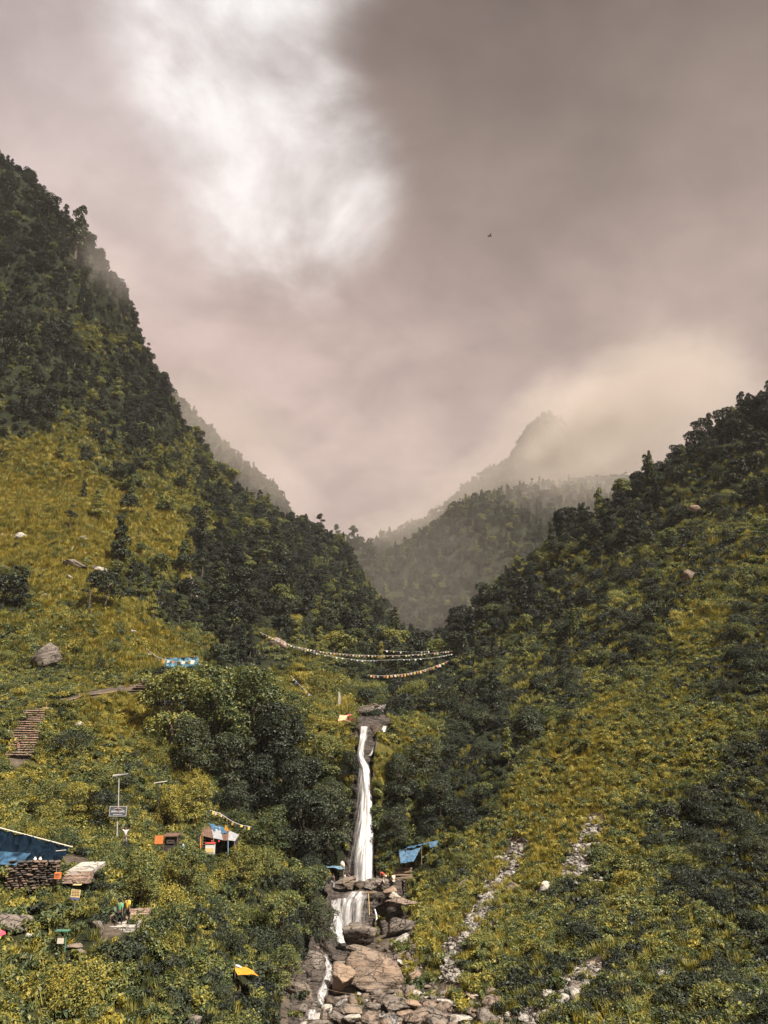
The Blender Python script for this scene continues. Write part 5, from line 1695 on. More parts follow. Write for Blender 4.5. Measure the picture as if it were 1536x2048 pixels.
# flat stones of the stream bed
STONE = [rock_mesh('stone', 400 + i, 2, (1, random.uniform(.55, .9), random.uniform(.16, .42)), cuts=9, lo=.45, hi=.85, rough=.06, strata=.03) for i in range(12)]
STONE_M = []
for i, me in enumerate(STONE):
    me.materials.append((ROCK, ROCK_RED, ROCK, ROCK_PALE, ROCK_RED, ROCK)[i % 6])
BED = [(600, 2012), (650, 2002), (700, 1988), (790, 1990), (850, 1975), (920, 1985), (1010, 2005), (1030, 2056), (600, 2056)]
BANK = [(775, 1890), (835, 1865), (848, 1930), (830, 1985), (800, 1990)]
GULLY = [(1040, 2050), (1125, 1985), (1190, 1920), (1205, 1935), (1150, 2000), (1110, 2050)]
CENTRE = [(690, 1975), (830, 1975), (830, 2000), (690, 2010)]
SMARKS = [(748, 1944, 'the big orange boulder'), (684, 1962, 'the chunky stream boulder'), (602, 1990, 'the flat-topped bank boulder'), (647, 2032, 'the standing slab'), (800, 1852, 'the bright-topped slab'), (800, 1882, 'the pale cracked slab'),
          (982, 1985, 'the brown pointed rock'), (895, 2004, 'the long pale stones'), (785, 2040, 'the small white rapid'), (1048, 2038, 'the white gully stone'), (1150, 1975, 'the middle of the stony gully'), (706, 2002, 'the pointed brown rock'), (850, 2040, 'the open stone bed')]
SAVE_MARKS, SAVE_UV = MARKS, MARKS_UV
MARKS = SMARKS
MARKS_UV = np.array([(a, b) for a, b, c in MARKS], float)
placed = []
n_st = 0
for tries in range(9000):
    pl, lim = ((BED, 175), (BANK, 45), (GULLY, 50), (CENTRE, 20))[tries % 4]
    u_ = random.uniform(min(p[0] for p in pl), max(p[0] for p in pl))
    v_ = random.uniform(min(p[1] for p in pl), max(p[1] for p in pl))
    if not in_poly(np.array([u_]), np.array([v_]), pl)[0] or v_ > 2052:
        continue
    big = random.random()
    wp = (random.uniform(30, 60) if big < .34 else random.uniform(17, 30) if big < .75 else random.uniform(10, 17)) * (1 if pl is BED else .7)
    if any(abs(u_ - a) < (wp + c) * .36 and abs(v_ - b) < (wp + c) * .17 for a, b, c in placed):
        continue
    p = hit(u_, v_)
    placed.append((u_, v_, wp))
    k = random.randrange(12)
    o = bpy.data.objects.new('stone', STONE[k])
    sc = wp * m_per_px(p) / 2
    o.scale = (sc, sc, sc * random.uniform(.8, 1.3))
    o.location = p + Vector((0, 0, sc * .12))
    o.rotation_euler = (R(random.gauss(12, 12)), R(random.gauss(-6, 12)), random.gauss(0, .5))
    COL.objects.link(o)
    tone = {ROCK: 'brown', ROCK_RED: 'rusty', ROCK_PALE: 'pale grey'}[STONE[k].materials[0]]
    tag(o, where(u_, v_, ('broad ' if wp > 30 else 'small ' if wp < 15 else '') + tone, 'flat stone'), 'stone', 'flat stones lying in the stream bed')
    n_st += 1
    if n_st >= 285:
        break
MARKS, MARKS_UV = SAVE_MARKS, SAVE_UV
print('stones', n_st)
# gravel
GRV = []
for i in range(6):
    me = rock_mesh('gravel', 500 + i, 1, (1, random.uniform(.6, .9), random.uniform(.25, .5)), cuts=6, lo=.5, hi=.85, rough=.05, strata=0)
    me.materials.append((ROCK_PALE, ROCK_PALE, ROCK, ROCK_PALE, ROCK, ROCK_RED)[i])
    GRV.append(me)
gp, gs, gi_ = [], [], []
for tries in range(9000):
    r_ = tries % 9
    if r_ < 5:
        pts, wd_ = SCREE[(0, 0, 1, 2, 3)[r_]]
        k = random.randrange(len(pts) - 1)
        t_ = random.random()
        a, b = pts[k], pts[k + 1]
        ww = wd_ * (0.45 if (r_ < 2 and a[1] < 1790) else 1) * random.gauss(0, .62) * random.uniform(.5, 1.35)
        dl = math.hypot(b[0] - a[0], b[1] - a[1])
        u_ = a[0] + (b[0] - a[0]) * t_ - (b[1] - a[1]) / dl * ww
        v_ = a[1] + (b[1] - a[1]) * t_ + (b[0] - a[0]) / dl * ww
        sc = min(.5, random.lognormvariate(-1.75, .4))
        kk = random.choice((0, 1, 3, 0, 1, 2))
    elif r_ < 6 and tries % 2:
        u_, v_ = random.uniform(570, 1020), random.uniform(1885, 2056)
        if not (in_poly(np.array([u_]), np.array([v_]), BARE_POLYS[0])[0]):
            continue
        sc = random.uniform(.10, .36)
        kk = random.choice((2, 4, 5, 2))
    else:
        u_, v_ = random.uniform(880, 1240), random.uniform(1640, 2050)
        if float(zone([u_], [v_])[0, 4]) < .55 and random.random() > .2:
            continue
        sc = random.uniform(.10, .28)
        kk = random.choice((0, 1, 3, 2))
    p = hit(u_, v_)
    gp.append(tuple(p + Vector((0, 0, sc * .15))))
    gs.append(sc)
    gi_.append(kk)
m = len(gp)
stuff('gravel', 'loose broken stones on the scree strips and stream bed', GRV, np.array(gp), np.stack([RNG.normal(size=m) * .35, RNG.normal(size=m) * .35, RNG.uniform(0, 6.28, m)], 1), np.array(gs), np.array(gi_))

# ------------------------------------------------------------------ cloth, timber, signs
BLUE = plain('tarp_blue', (0.034, 0.082, 0.140), .6, .35, 3.0, 0.0, .2)
BLUE_DARK = plain('tarp_dark_blue', (0.004, 0.0095, 0.017), .9, .4, 2.0, 0.0, .03)
BLUE_PALE = plain('tarp_pale_blue', (0.13, 0.22, 0.29), .55, .3, 3.0)
TIMBER = plain('timber', (0.16, 0.115, 0.075), .85, .3, 6.0)
PALE_POLE = plain('pale_pole', (0.50, 0.46, 0.38), .6, .12, 4.0)
STEEL = plain('galvanised_steel', (0.42, 0.41, 0.39), .45, .15, 5.0, .4)
ORANGE = plain('orange_paint', (0.55, 0.165, 0.05), .7, .2, 5.0)
RUST = plain('rusty_sheet', (0.105, 0.060, 0.042), .75, .4, 3.0)
TIN = plain('tin_sheet', (0.27, 0.27, 0.28), .5, .25, 3.0, .2)
DARK = plain('dark_board', (0.035, 0.030, 0.028), .8, .3, 5.0)
WHITE = plain('white_paint', (0.50, 0.49, 0.47), .6, .08, 5.0)
RED = plain('red_paint', (0.48, 0.06, 0.05), .6, .15, 5.0)
YELLOW = plain('yellow_cloth', (0.40, 0.19, 0.018), .7, .2, 3.0)
CREAM = plain('cream_board', (0.52, 0.38, 0.17), .7, .15, 5.0)
GREEN = plain('green_paint', (0.06, 0.16, 0.11), .6, .2, 5.0)
STEP = rock_mat('step_stone', (0.13, 0.085, 0.062), (0.33, 0.235, 0.18), (0.30, 0.19, 0.13), .4)


def sheet(name, A, B, C, D, mat, parent=None, nx=24, ny=14, sag=0.0, wr=0.05, seed=1, thick=.012):
    """a hanging or stretched cloth with corners A B (top) and D C (bottom); folds and sag are geometry"""
    A, B, C, D = (np.array(tuple(x)) for x in (A, B, C, D))
    s, t = np.meshgrid(np.linspace(0, 1, nx), np.linspace(0, 1, ny))
    G = ((1 - s) * (1 - t))[..., None] * A + (s * (1 - t))[..., None] * B + (s * t)[..., None] * C + ((1 - s) * t)[..., None] * D
    n = np.cross(B - A, D - A)
    n /= np.linalg.norm(n)
    L = np.linalg.norm(B - A)
    q = np.stack([s * L * 1.6 + t * 1.2, t * 2.0 - s * .8, np.full_like(s, seed)], -1)
    fold = np.abs(fbm(q, seed, 3)) * 2 - .5
    G = G + n * (wr * fold)[..., None] - np.array([0, 0, 1.0]) * (sag * np.sin(np.pi * s) * np.sin(np.pi * np.clip(t, 0, 1)))[..., None]
    V = np.concatenate([G.reshape(-1, 3), G.reshape(-1, 3) - n * thick])
    idx = np.arange(nx * ny).reshape(ny, nx)
    Q = np.stack([idx[:-1, :-1], idx[:-1, 1:], idx[1:, 1:], idx[1:, :-1]], -1).reshape(-1, 4)
    return link(name, mesh_np(name, V, np.concatenate([Q, Q[:, ::-1] + nx * ny])), mat, parent, True)


def pole(name, a, b, r, mat, parent=None):
    return MB().tube([a, b], [r, r * .85], 7).build(name, mat, parent)


# ---- long stone stairway and the upper flight
def stairway(label, a, b, width, n, mat=STEP, skew=0.0):
    a, b = Vector(a), Vector(b)
    root = empty('stone_stairway', a)
    tag(root, label, 'stairway')
    d = b - a
    yaw = math.atan2(-d.x, d.y) + skew
    for k in range(n):
        t = (k + .5) / n
        p = d * t
        run = math.hypot(d.x, d.y) / n
        rise = abs(d.z) / n
        ro = Euler((0, random.gauss(0, .015), yaw + random.gauss(0, .03)))
        MB().box(p + Vector((0, 0, rise * .5 - .40)) + ro.to_matrix() @ Vector((0, .18, 0)), (width * .96, run * 1.2, .66 + rise * .5), ro).build('riser', ROCK_WET_SHADED, root)  # dark riser: the shade below the tread is put into its colour
        MB().box(p + Vector((0, 0, rise - .06)), (width * random.uniform(.94, 1.06), run * 1.3 + .1, .12), ro, .02).build('step', mat, root)
    return root


Z = Vector((0, 0, 1))
stairway('long brown stone stairway climbing the shrubby slope', hit(36, 1520) + Z * .25, hit(68, 1428) + Z * .35, 2.9, 20)
stairway('short brown stone flight just below the blue cloth tent', hit(284, 1384) + Z * .25, hit(312, 1360) + Z * .3, 2.9, 7)


def path_strip(pts, width, mat, name='footpath'):
    V = []
    P3 = []
    for (a, b) in zip(pts[:-1], pts[1:]):
        for k in range(8):
            t = k / 8
            P3.append(hit(a[0] + (b[0] - a[0]) * t, a[1] + (b[1] - a[1]) * t))
    P3.append(hit(*pts[-1]))
    for i, p in enumerate(P3):
        d = (P3[min(i + 1, len(P3) - 1)] - P3[max(i - 1, 0)])
        sd = Vector((d.y, -d.x, 0)).normalized() * width / 2 * random.uniform(.85, 1.15)
        V += [p - sd + Z * .10, p + Z * .14, p + sd + Z * .10]
    fs = [(3 * i + j, 3 * i + j + 1, 3 * i + j + 4, 3 * i + j + 3) for i in range(len(P3) - 1) for j in (0, 1)]
    me = bpy.data.meshes.new(name)
    me.from_pydata([tuple(v) for v in V], [], fs)
    tag(link(name, me, mat), kind='structure')


path_strip([(70, 1427), (110, 1408), (170, 1393), (230, 1384), (285, 1382)], 1.1, STEP)
# paved landing where the two walkers are, with three steps beyond it
root = empty('stone_landing', hit(242, 1850))
tag(root, 'pale paved stone landing under the two walkers', 'paving')
b0 = root.location.copy()
for i in range(3):
    for j in range(2):
        MB().box(Vector((-.75 + .75 * i + .1 * j, -.45 + 1.0 * j, -.12 + .05 * j)), (.72, .95, .34), Euler((0, random.gauss(0, .02), random.gauss(.1, .04))), .02).build('slab', ROCK_PALE, root)
for k in range(3):
    MB().box(Vector((.25, 1.55 + .5 * k, .02 + .2 * k)), (2.1, .55, .32), Euler((0, random.gauss(0, .02), .15)), .02).build('step', STEP, root)
MB().box(Vector((-1.15, 1.3, .3)), (.25, 2.4, .6), Euler((0, 0, .35)), .03).build('kerb', STEP, root)
# pale steps beside the stone wall
root = empty('stone_steps', P(150, 1758, 65.5))
tag(root, 'pale stone slab and steps beside the dark blue tarpaulin shelter', 'steps')
for k, (w_, dd, zz) in enumerate(((2.0, .5, .06), (2.0, .55, .22), (1.9, .6, .38))):
    MB().box(Vector((.08 - .08 * k, .2 + .5 * k, zz - .18)), (w_, dd, .36), Euler((0, 0, .03)), .015).build('step', STEP, root)
MB().box(Vector((-.12, 2.6, .40)), (1.85, 3.4, .3), Euler((R(4), 0, .02)), .012).build('slab', ROCK_PALE, root)

# ---- dark blue tarpaulin shelter and its dry stone wall
D0 = 66.0
root = empty('tarpaulin_shelter', P(60, 1770, D0))
tag(root, 'dark blue tarpaulin shelter above the dry stone wall', 'shelter')
L0 = root.location


def loc(u, v, D):
    return P(u, v, D) - L0


sheet('tarpaulin', loc(-60, 1641, 67.5), loc(140, 1694, 67.2), loc(118, 1726, 65.4), loc(-60, 1722, 65.2), BLUE_DARK, root, 70, 26, .22, .26, 4)
sheet('tarpaulin', loc(-60, 1700, 65.35), loc(62, 1706, 65.3), loc(40, 1731, 65.0), loc(-60, 1726, 65.0), BLUE, root, 30, 10, .05, .12, 9)
pole('ridge_pole', loc(-60, 1640, 67.5), loc(145, 1694, 67.2), .05, PALE_POLE, root)
for u_, v_ in ((-20, 1658), (60, 1676), (112, 1690)):
    pole('post', loc(u_, 1775, 67.4), loc(u_, v_, 67.4), .05, TIMBER, root)
pole('rafter', loc(112, 1702, 66.4), loc(132, 1700, 66.3), .03, PALE_POLE, root)
wall = empty('stone_wall', P(66, 1768, 65.2))
tag(wall, 'dry stone wall of thin brown slabs under the dark blue tarpaulin', 'wall')
mp_ = m_per_px(P(66, 1768, 65.2))
wx0, wx1, wz1 = (12 - 66) * mp_, (114 - 66) * mp_, (1768 - 1724) * mp_
z_ = -0.5
zi = 0
WALL_STONE = [rock_mesh('stone', 600 + i, 2, (1, 1, 1), cuts=10, lo=.5, hi=.75, rough=.05, strata=0) for i in range(8)]
for i, me in enumerate(WALL_STONE):
    me.materials.append((ROCK, ROCK_RED, ROCK, STEP, ROCK, ROCK_WET_SHADED, ROCK, STEP)[i])
while z_ < wz1:
    hh = random.uniform(.11, .19)
    x_ = wx0 + random.uniform(-.1, .1)
    while x_ < wx1:
        ww = min(random.uniform(.25, .7), wx1 - x_ + .08)
        o = bpy.data.objects.new('stone', WALL_STONE[random.randrange(8)])
        o.scale = (ww * .54, .24, hh * .56)
        o.location = (x_ + ww / 2, random.gauss(0, .03), z_ + hh / 2)
        o.rotation_euler = (random.gauss(0, .05), random.gauss(0, .04), random.gauss(0, .05))
        o.parent = wall
        COL.objects.link(o)
        x_ += ww
    z_ += hh
MB().box((0.5 * (wx0 + wx1), .35, wz1 / 2 - .3), (wx1 - wx0 - .1, .3, wz1 + .4)).build('core', DARK, wall)
for u_ in (69.5, 80):
    pot = MB().ball((0, 0, .12), .13, 10, 8, (1, 1, .9)).tube([(0, 0, .2), (0, 0, .28)], [.06, .075], 10)
    o = pot.build('pot', WHITE, None, True)
    o.location = P(u_, 1722, 65.2)
    tag(o, 'white pot on the stone wall, %s of two under the tarpaulin' % ('nearer the frame edge' if u_ < 75 else 'farther from the frame edge'), 'pot')
root = empty('orange_crate', P(115, 1757, 64.6))
tag(root, 'orange plastic crate at the corner of the dry stone wall', 'crate')
MB().box((0, 0, .2), (.42, .3, .42)).build('body', ORANGE, root)
for zz in (.12, .22, .32):
    MB().box((0, -.155, zz), (.34, .012, .03)).build('slot', RUST, root)
pole('timber_prop', P(113, 1770, 65.0), P(112.5, 1726, 65.0), .04, TIMBER)
tag(bpy.data.objects['timber_prop'], 'thin upright timber prop at the end of the stone wall', 'post')

# ---- lamp pole and the cafe sign
g = P(235.5, 1664, 86)
root = empty('lamp_pole', g)
tag(root, 'tall thin pole with a long horizontal lamp and a sign board', 'lamp pole')
mp_ = m_per_px(g)
top = P(238, 1552, 86) - g
MB().tube([(0, 0, -1.5), top * .5, top], [.07, .06, .05], 8).build('pole', STEEL, root)
a_, b_ = P(225, 1552.5, 85.9) - g, P(256, 1547, 85.9) - g
arm = MB().box((a_ + b_) / 2, ((b_ - a_).length, .16, .10), Euler((0, -math.atan2((b_ - a_).z, (b_ - a_).x), 0))).build('lamp_head', TIN, root)
MB().box((a_ + b_) / 2 - Vector((0, 0, .07)), ((b_ - a_).length * .8, .10, .04), Euler((0, -math.atan2((b_ - a_).z, (b_ - a_).x), 0))).build('lamp_glass', WHITE, arm)
SIGN_BLUE = plain('sign_slate', (0.060, 0.068, 0.088), .6, .12, 4.0)


def text_mesh(name, body, size, mat, parent, at, bold=0.0):
    cu = bpy.data.curves.new(name, 'FONT')
    cu.body = body
    cu.size = size
    cu.align_x = 'CENTER'
    cu.align_y = 'CENTER'
    cu.extrude = .006
    cu.offset = bold
    o = bpy.data.objects.new(name, cu)
    COL.objects.link(o)
    me = bpy.data.meshes.new_from_object(o)
    bpy.data.objects.remove(o)
    me.materials.append(mat)
    o = bpy.data.objects.new(name, me)
    COL.objects.link(o)
    o.location = at
    o.rotation_euler = (R(90), 0, 0)
    o.parent = parent
    return o


sg = empty('sign_board', P(236, 1622.5, 85.75))
tag(sg, 'dark slate sign board with white lettering on the lamp pole', 'sign')
sw, sh_ = 33.5 * mp_, 18.0 * mp_
MB().box((0, 0, 0), (sw, .05, sh_)).build('panel', SIGN_BLUE, sg)
for (c_, s_) in (((0, 0, sh_ / 2), (sw + .10, .07, .07)), ((0, 0, -sh_ / 2), (sw + .10, .07, .07)), ((-sw / 2, 0, 0), (.07, .068, sh_)), ((sw / 2, 0, 0), (.07, .068, sh_))):
    MB().box(c_, s_).build('frame', STEEL, sg)
text_mesh('lettering', 'SHIVA CAFE', sw * .150, WHITE, sg, (0, -.032, -.03), .008)
MB().box((0, -.030, -sh_ * .33), (sw * .55, .008, .045)).build('lettering', WHITE, sg)
arcb = MB()
pr = []
for k in range(9):
    t_ = math.pi * (.12 + .76 * k / 8)
    pr.append((sw * .30 * math.cos(t_), -.032, sh_ * (.10 + .20 * math.sin(t_))))
arcb.tube(pr, .016, 5)
arcb.build('arc_emblem', WHITE, sg)
MB().tube([(0, -.034, sh_ * .26), (.04, -.034, sh_ * .34), (-.02, -.034, sh_ * .42)], [.10, .08, .02], 6).build('flame_emblem', ORANGE, sg)
root = empty('wooden_lamp_arm', P(320, 1566, 98))
tag(root, 'pale horizontal lamp bar half hidden in the bushes above the orange boards', 'lamp pole')
a_, b_ = P(308, 1566, 98) - root.location, P(334, 1562, 98) - root.location
MB().box((a_ + b_) / 2, ((b_ - a_).length, .16, .10), Euler((0, -math.atan2((b_ - a_).z, (b_ - a_).x), 0))).build('lamp_head', PALE_POLE, root)
MB().tube([(0, .05, -5), (0, .05, 0)], .05, 7).build('pole', STEEL, root)

# ---- orange board and dark stall
root = empty('orange_board', P(317, 1695, 86.5))
tag(root, 'plain orange board standing on two legs beside the dark stall', 'board')
MB().box((0, 0, .72), (.82, .06, .78)).build('panel', ORANGE, root)
for sx in (-.36, .36):
    pole('leg', (sx, .06, -.9), (sx, .06, 1.1), .035, RUST, root)
root = empty('dark_stall', P(340, 1698, 86.8))
tag(root, 'low dark timber stall with a white notice on its front', 'stall')
MB().box((0, .6, .45), (1.2, 1.0, 1.5)).build('body', DARK, root)
MB().box((0, .45, 1.28), (1.45, 1.5, .08), Euler((R(6), 0, 0))).build('roof', RUST, root)
for sx in (-.66, .66):
    pole('post', (sx, .0, -.9), (sx, .0, 1.2), .045, RUST, root)
nt = MB().box((-.02, .06, .68), (.78, .03, .34)).build('notice', WHITE, root)
for k, (x_, w_) in enumerate(((-.24, .14), (-.06, .16), (.12, .12), (.26, .08))):
    MB().box((x_, .040, .70), (w_, .006, .10)).build('lettering', DARK, nt)
root = empty('water_can', P(365.5, 1702, 86))
tag(root, 'pale blue water can standing in the bushes beside the dark stall', 'can')
MB().tube([(0, 0, -.3), (0, 0, .45), (0, 0, .58)], [.17, .17, .07], 10).build('body', BLUE_PALE, root)
MB().tube([(0, 0, .58), (0, 0, .66)], [.075, .075], 8).build('cap', WHITE, root)

# ---- tin-roofed shack
g = P(437, 1702, 89)
root = empty('tin_shack', g)
tag(root, 'small shack with a patchwork tin roof and blue tarpaulin over it', 'shack')


def sl(u, v, D):
    return P(u, v, D) - g


def panel(name, a, b, c, d, mat, parent, thick=.05, ribs=True):
    """a corrugated sheet"""
    a, b, c, d = (np.array(tuple(x)) for x in (a, b, c, d))
    n = np.cross(b - a, d - a)
    n /= np.linalg.norm(n)
    nx = 25
    s, t = np.meshgrid(np.linspace(0, 1, nx), np.linspace(0, 1, 3))
    G = ((1 - s) * (1 - t))[..., None] * a + (s * (1 - t))[..., None] * b + (s * t)[..., None] * c + ((1 - s) * t)[..., None] * d
    G = G + n * (np.sin(s * math.pi * 12) * .025)[..., None]
    V = np.concatenate([G.reshape(-1, 3), G.reshape(-1, 3) - n * .012])
    idx = np.arange(nx * 3).reshape(3, nx)
    Q = np.stack([idx[:-1, :-1], idx[:-1, 1:], idx[1:, 1:], idx[1:, :-1]], -1).reshape(-1, 4)
    return link(name, mesh_np(name, V, np.concatenate([Q, Q[:, ::-1] + nx * 3])), mat, parent)


ridge = [(406, 1658), (421, 1651), (440, 1656), (458, 1662), (478, 1670)]
eave = [(402, 1671), (427, 1677), (446, 1681), (456, 1681), (470, 1683)]
for i, mt_ in enumerate((RUST, TIN, RUST, TIN)):
    dz = Vector((0, 0, .03 * (i % 2)))
    panel('roof_sheet', sl(*ridge[i], 91.6) + dz, sl(*ridge[i + 1], 91.4) + dz, sl(*eave[i + 1], 88.2) + dz, sl(*eave[i], 88.4) + dz, mt_, root)
sheet('tarpaulin', sl(417, 1648, 91.7) + Z * .12, sl(460, 1661, 91.5) + Z * .12, sl(452, 1669, 90.0) + Z * .12, sl(428, 1666, 90.0) + Z * .12, BLUE, root, 24, 12, 0, .10, 5)
MB().box(sl(440, 1690, 91.8), (3.6, .1, 2.4)).build('back_wall', DARK, root)
MB().box(sl(470, 1694, 90.2), (.08, 2.8, 1.7)).build('side_wall', DARK, root)
for u_, v_, mt_ in ((401, 1672, ORANGE), (427, 1677, TIMBER), (456, 1681, BLUE_PALE), (469, 1683, TIMBER)):
    pole('post', sl(u_, 1712, 88.4), sl(u_, v_, 88.4), .06, mt_, root)
for k in range(4):
    MB().box(sl(407, 1679 + 5 * k, 88.6), (.5, .25, .035)).build('shelf', TIMBER, root)
for u_ in (424, 438):
    MB().box(sl(u_, 1682, 88.2), (.16, .03, .16)).build('hanging_notice', RED, root)
pn = MB()
a_, b_, c_ = sl(451, 1649, 91.2), sl(459, 1662, 91.2), sl(448, 1661, 91.2)
pn.add([a_, b_, c_, a_ + Vector((0, .02, 0)), b_ + Vector((0, .02, 0)), c_ + Vector((0, .02, 0))], [(0, 1, 2), (5, 4, 3), (0, 3, 4, 1), (1, 4, 5, 2), (2, 5, 3, 0)])
pn.build('pennant', YELLOW, root)
root = empty('stall_counter', P(420, 1706, 87.6))
tag(root, 'small white and red counter box in front of the tin shack', 'counter')
MB().box((0, 0, .4), (.9, .5, 1.0)).build('body', WHITE, root)
MB().box((0, -.02, .93), (.98, .58, .08)).build('top', RED, root)
MB().box((0, -.26, .28), (.8, .02, .4)).build('front_panel', CREAM, root)

# ---- yellow notice board
root = empty('notice_board', P(150, 1800, 62.5))
tag(root, 'small cream notice board on a post among the shrubs', 'sign')
MB().box((0, 0, .42), (.66, .05, .50), Euler((0, R(4), 0))).build('panel', CREAM, root)
MB().box((0, 0, .10), (.60, .05, .14), Euler((0, R(4), 0))).build('panel', plain('sign_violet', (.08, .09, .2), .6), root)
for k in range(4):
    for j in range(3):
        MB().box((-.18 + .18 * j, -.031, .60 - .10 * k), (.13 + .03 * ((k + j) % 2), .008, .035)).build('lettering', DARK, root)
pole('post', (0, .05, -1.0), (0, .05, .66), .035, TIMBER, root)
MB().box((-.05, .3, .95), (.55, .3, .05)).build('cap', CREAM, root)
# ---- green hooded post
root = empty('green_post', P(130, 1894, 58.3))
tag(root, 'green post with a flat hood and a grey board beside it', 'post')
pole('post', (0, 0, -.3), (0, 0, .92), .04, GREEN, root)
MB().box((-.25, 0, .97), (.9, .4, .06)).build('hood', GREEN, root)
MB().box((-.34, .02, .40), (.42, .05, .42)).build('board', PALE_POLE, root)
# ---- pink cloth and blue drape by the frame edge
o = sheet('pink_cloth', P(-14, 1857, 57.2), P(9, 1862, 57.2), P(12, 1868, 56.6), P(-14, 1872, 56.6), plain('pink_cloth', (.68, .07, .11), .7, .15), None, 14, 8, 0, .06, 3)
tag(o, 'pink cloth hung on a bush by the frame edge', 'cloth')
root = empty('blue_awning', P(30, 1500, 104))
tag(root, 'small blue awning over the foot of the long stairway', 'awning')
lq = root.location
sheet('tarpaulin', P(8, 1492, 104.5) - lq, P(48, 1504, 104.0) - lq, P(46, 1509, 103.2) - lq, P(8, 1500, 103.2) - lq, BLUE, root, 16, 8, .05, .06, 6)
for u_, v_ in ((10, 1496), (46, 1506)):
    pole('post', P(u_, 1524, 103.6) - lq, P(u_, v_, 103.6) - lq, .04, TIMBER, root)
root = empty('clothes_line', P(28, 1530, 102))
tag(root, 'short line of red and white washing below the blue awning', 'clothes line')
lq = root.location
pole('line', P(14, 1519, 102) - lq, P(46, 1520, 102) - lq, .012, DARK, root)
for u_, c_ in ((20, GREEN), (25, RED), (31, WHITE), (39, YELLOW)):
    sheet('cloth', P(u_ - 2.6, 1519.5, 102) - lq, P(u_ + 2.6, 1519.7, 102) - lq, P(u_ + 2.6, 1531, 102) - lq, P(u_ - 2.6, 1531, 102) - lq, c_, root, 5, 5, 0, .04, 2)

# ---- orange awning low on the bank
root = empty('orange_awning', P(492, 1985, 67))
tag(root, 'orange-yellow awning on thin posts low in the bank shrubs', 'awning')
lq = root.location
sheet('canopy', P(464, 1930, 68.6) - lq, P(496, 1936, 68.6) - lq, P(520, 1951, 66.6) - lq, P(476, 1947, 66.6) - lq, YELLOW, root, 18, 10, .08, .06, 3)
sheet('flap', P(462, 1926, 68.8) - lq, P(484, 1932, 68.8) - lq, P(482, 1936, 68.3) - lq, P(466, 1931, 68.3) - lq, WHITE, root, 8, 4, 0, .03, 7)
for u_, v_ in ((507, 1950), (480, 1948), (470, 1932)):
    pole('post', P(u_, 2000, 67.0) - lq, P(u_, v_, 67.0) - lq, .03, TIMBER, root)

# ---- blue cloth tent up the path
g = P(360, 1350, 131)
root = empty('cloth_tent', g)
tag(root, 'pale blue patterned cloth tent at the end of the path', 'tent')


def tl_(u, v, D):
    return P(u, v, D) - g


CLOTH_BLUE = plain('tent_cloth', (.055, .125, .165), .7, .55, 1.6)
sheet('cloth', tl_(330, 1316, 131), tl_(398, 1314, 131), tl_(394, 1338, 130.6), tl_(331, 1337, 130.6), CLOTH_BLUE, root, 30, 12, .0, .14, 3)
sheet('roof', tl_(330, 1316, 131), tl_(398, 1314, 131), tl_(398, 1316, 134.5), tl_(332, 1318, 134.5), CLOTH_BLUE, root, 20, 8, .1, .08, 8)
pole('ridge_pole', tl_(328, 1316, 131), tl_(399, 1313.5, 131), .05, TIMBER, root)
for u_ in (331, 362, 395):
    pole('post', tl_(u_, 1352, 131.3), tl_(u_, 1315, 131.3), .06, TIMBER, root)
lad = empty('wooden_ladder', P(326, 1364, 129))
tag(lad, 'short wooden ladder leaning on the bank beside the blue tent', 'ladder')
for sx in (-.35, .35):
    pole('rail', (sx, 0, -.2), (sx + .05, .5, 1.9), .04, RUST, lad)
for k in range(5):
    pole('rung', (-.34, .08 + .09 * k, .12 + .38 * k), (.40, .08 + .09 * k, .12 + .38 * k), .03, RUST, lad)

# ---- awning and sheet at the foot of the tall fall
g = P(670, 1768, 106)
root = empty('pale_awning', g)
tag(root, 'pale blue flat awning over people beside the tall fall', 'awning')
sheet('tarpaulin', P(651, 1729, 108.5) - g, P(689, 1734, 108.5) - g, P(689, 1738, 105.4) - g, P(652, 1734, 105.4) - g, BLUE_PALE, root, 20, 10, .1, .07, 3)
for u_ in (654, 687):
    pole('post', P(u_, 1772, 105.6) - g, P(u_, 1734, 105.6) - g, .05, TIMBER, root)
link('bundle', rock_mesh('bundle', 71, 2, (.30, .22, .36)), plain('pink_bundle', (.50, .38, .34), .8), root).location = P(685, 1728, 107) - g
g = P(835, 1745, 103.5)
root = empty('blue_sheet_shelter', g)
tag(root, 'blue sheet stretched over poles on the bank across from the awning', 'shelter')
sheet('tarpaulin', P(798, 1701, 103.6) - g, P(842, 1695, 104.6) - g, P(828, 1722, 103.2) - g, P(801, 1727, 102.6) - g, BLUE, root, 20, 14, .0, .10, 4)
sheet('tarpaulin', P(797, 1702, 103.5) - g, P(846, 1690, 104.5) - g, P(876, 1680, 108) - g, P(830, 1692, 108) - g, BLUE, root, 20, 10, .05, .08, 6)
sheet('tarpaulin', P(858, 1686, 104.4) - g, P(877, 1680, 104.8) - g, P(872, 1692, 104.2) - g, P(860, 1696, 104.2) - g, BLUE, root, 8, 8, .0, .05, 7)
for u_, v0, v1 in ((799, 1702, 1758), (812, 1698, 1752), (843, 1692, 1730)):
    pole('post', P(u_, v1, 103.8) - g, P(u_, v0, 103.8) - g, .05, TIMBER, root)
for k in range(4):
    MB().box(P(806, 1738 + 6 * k, 104.2 - .4 * k) - g, (2.2, .45, .16), Euler((0, R(random.gauss(0, 3)), 0)), .02).build('bench_plank', TIMBER, root)
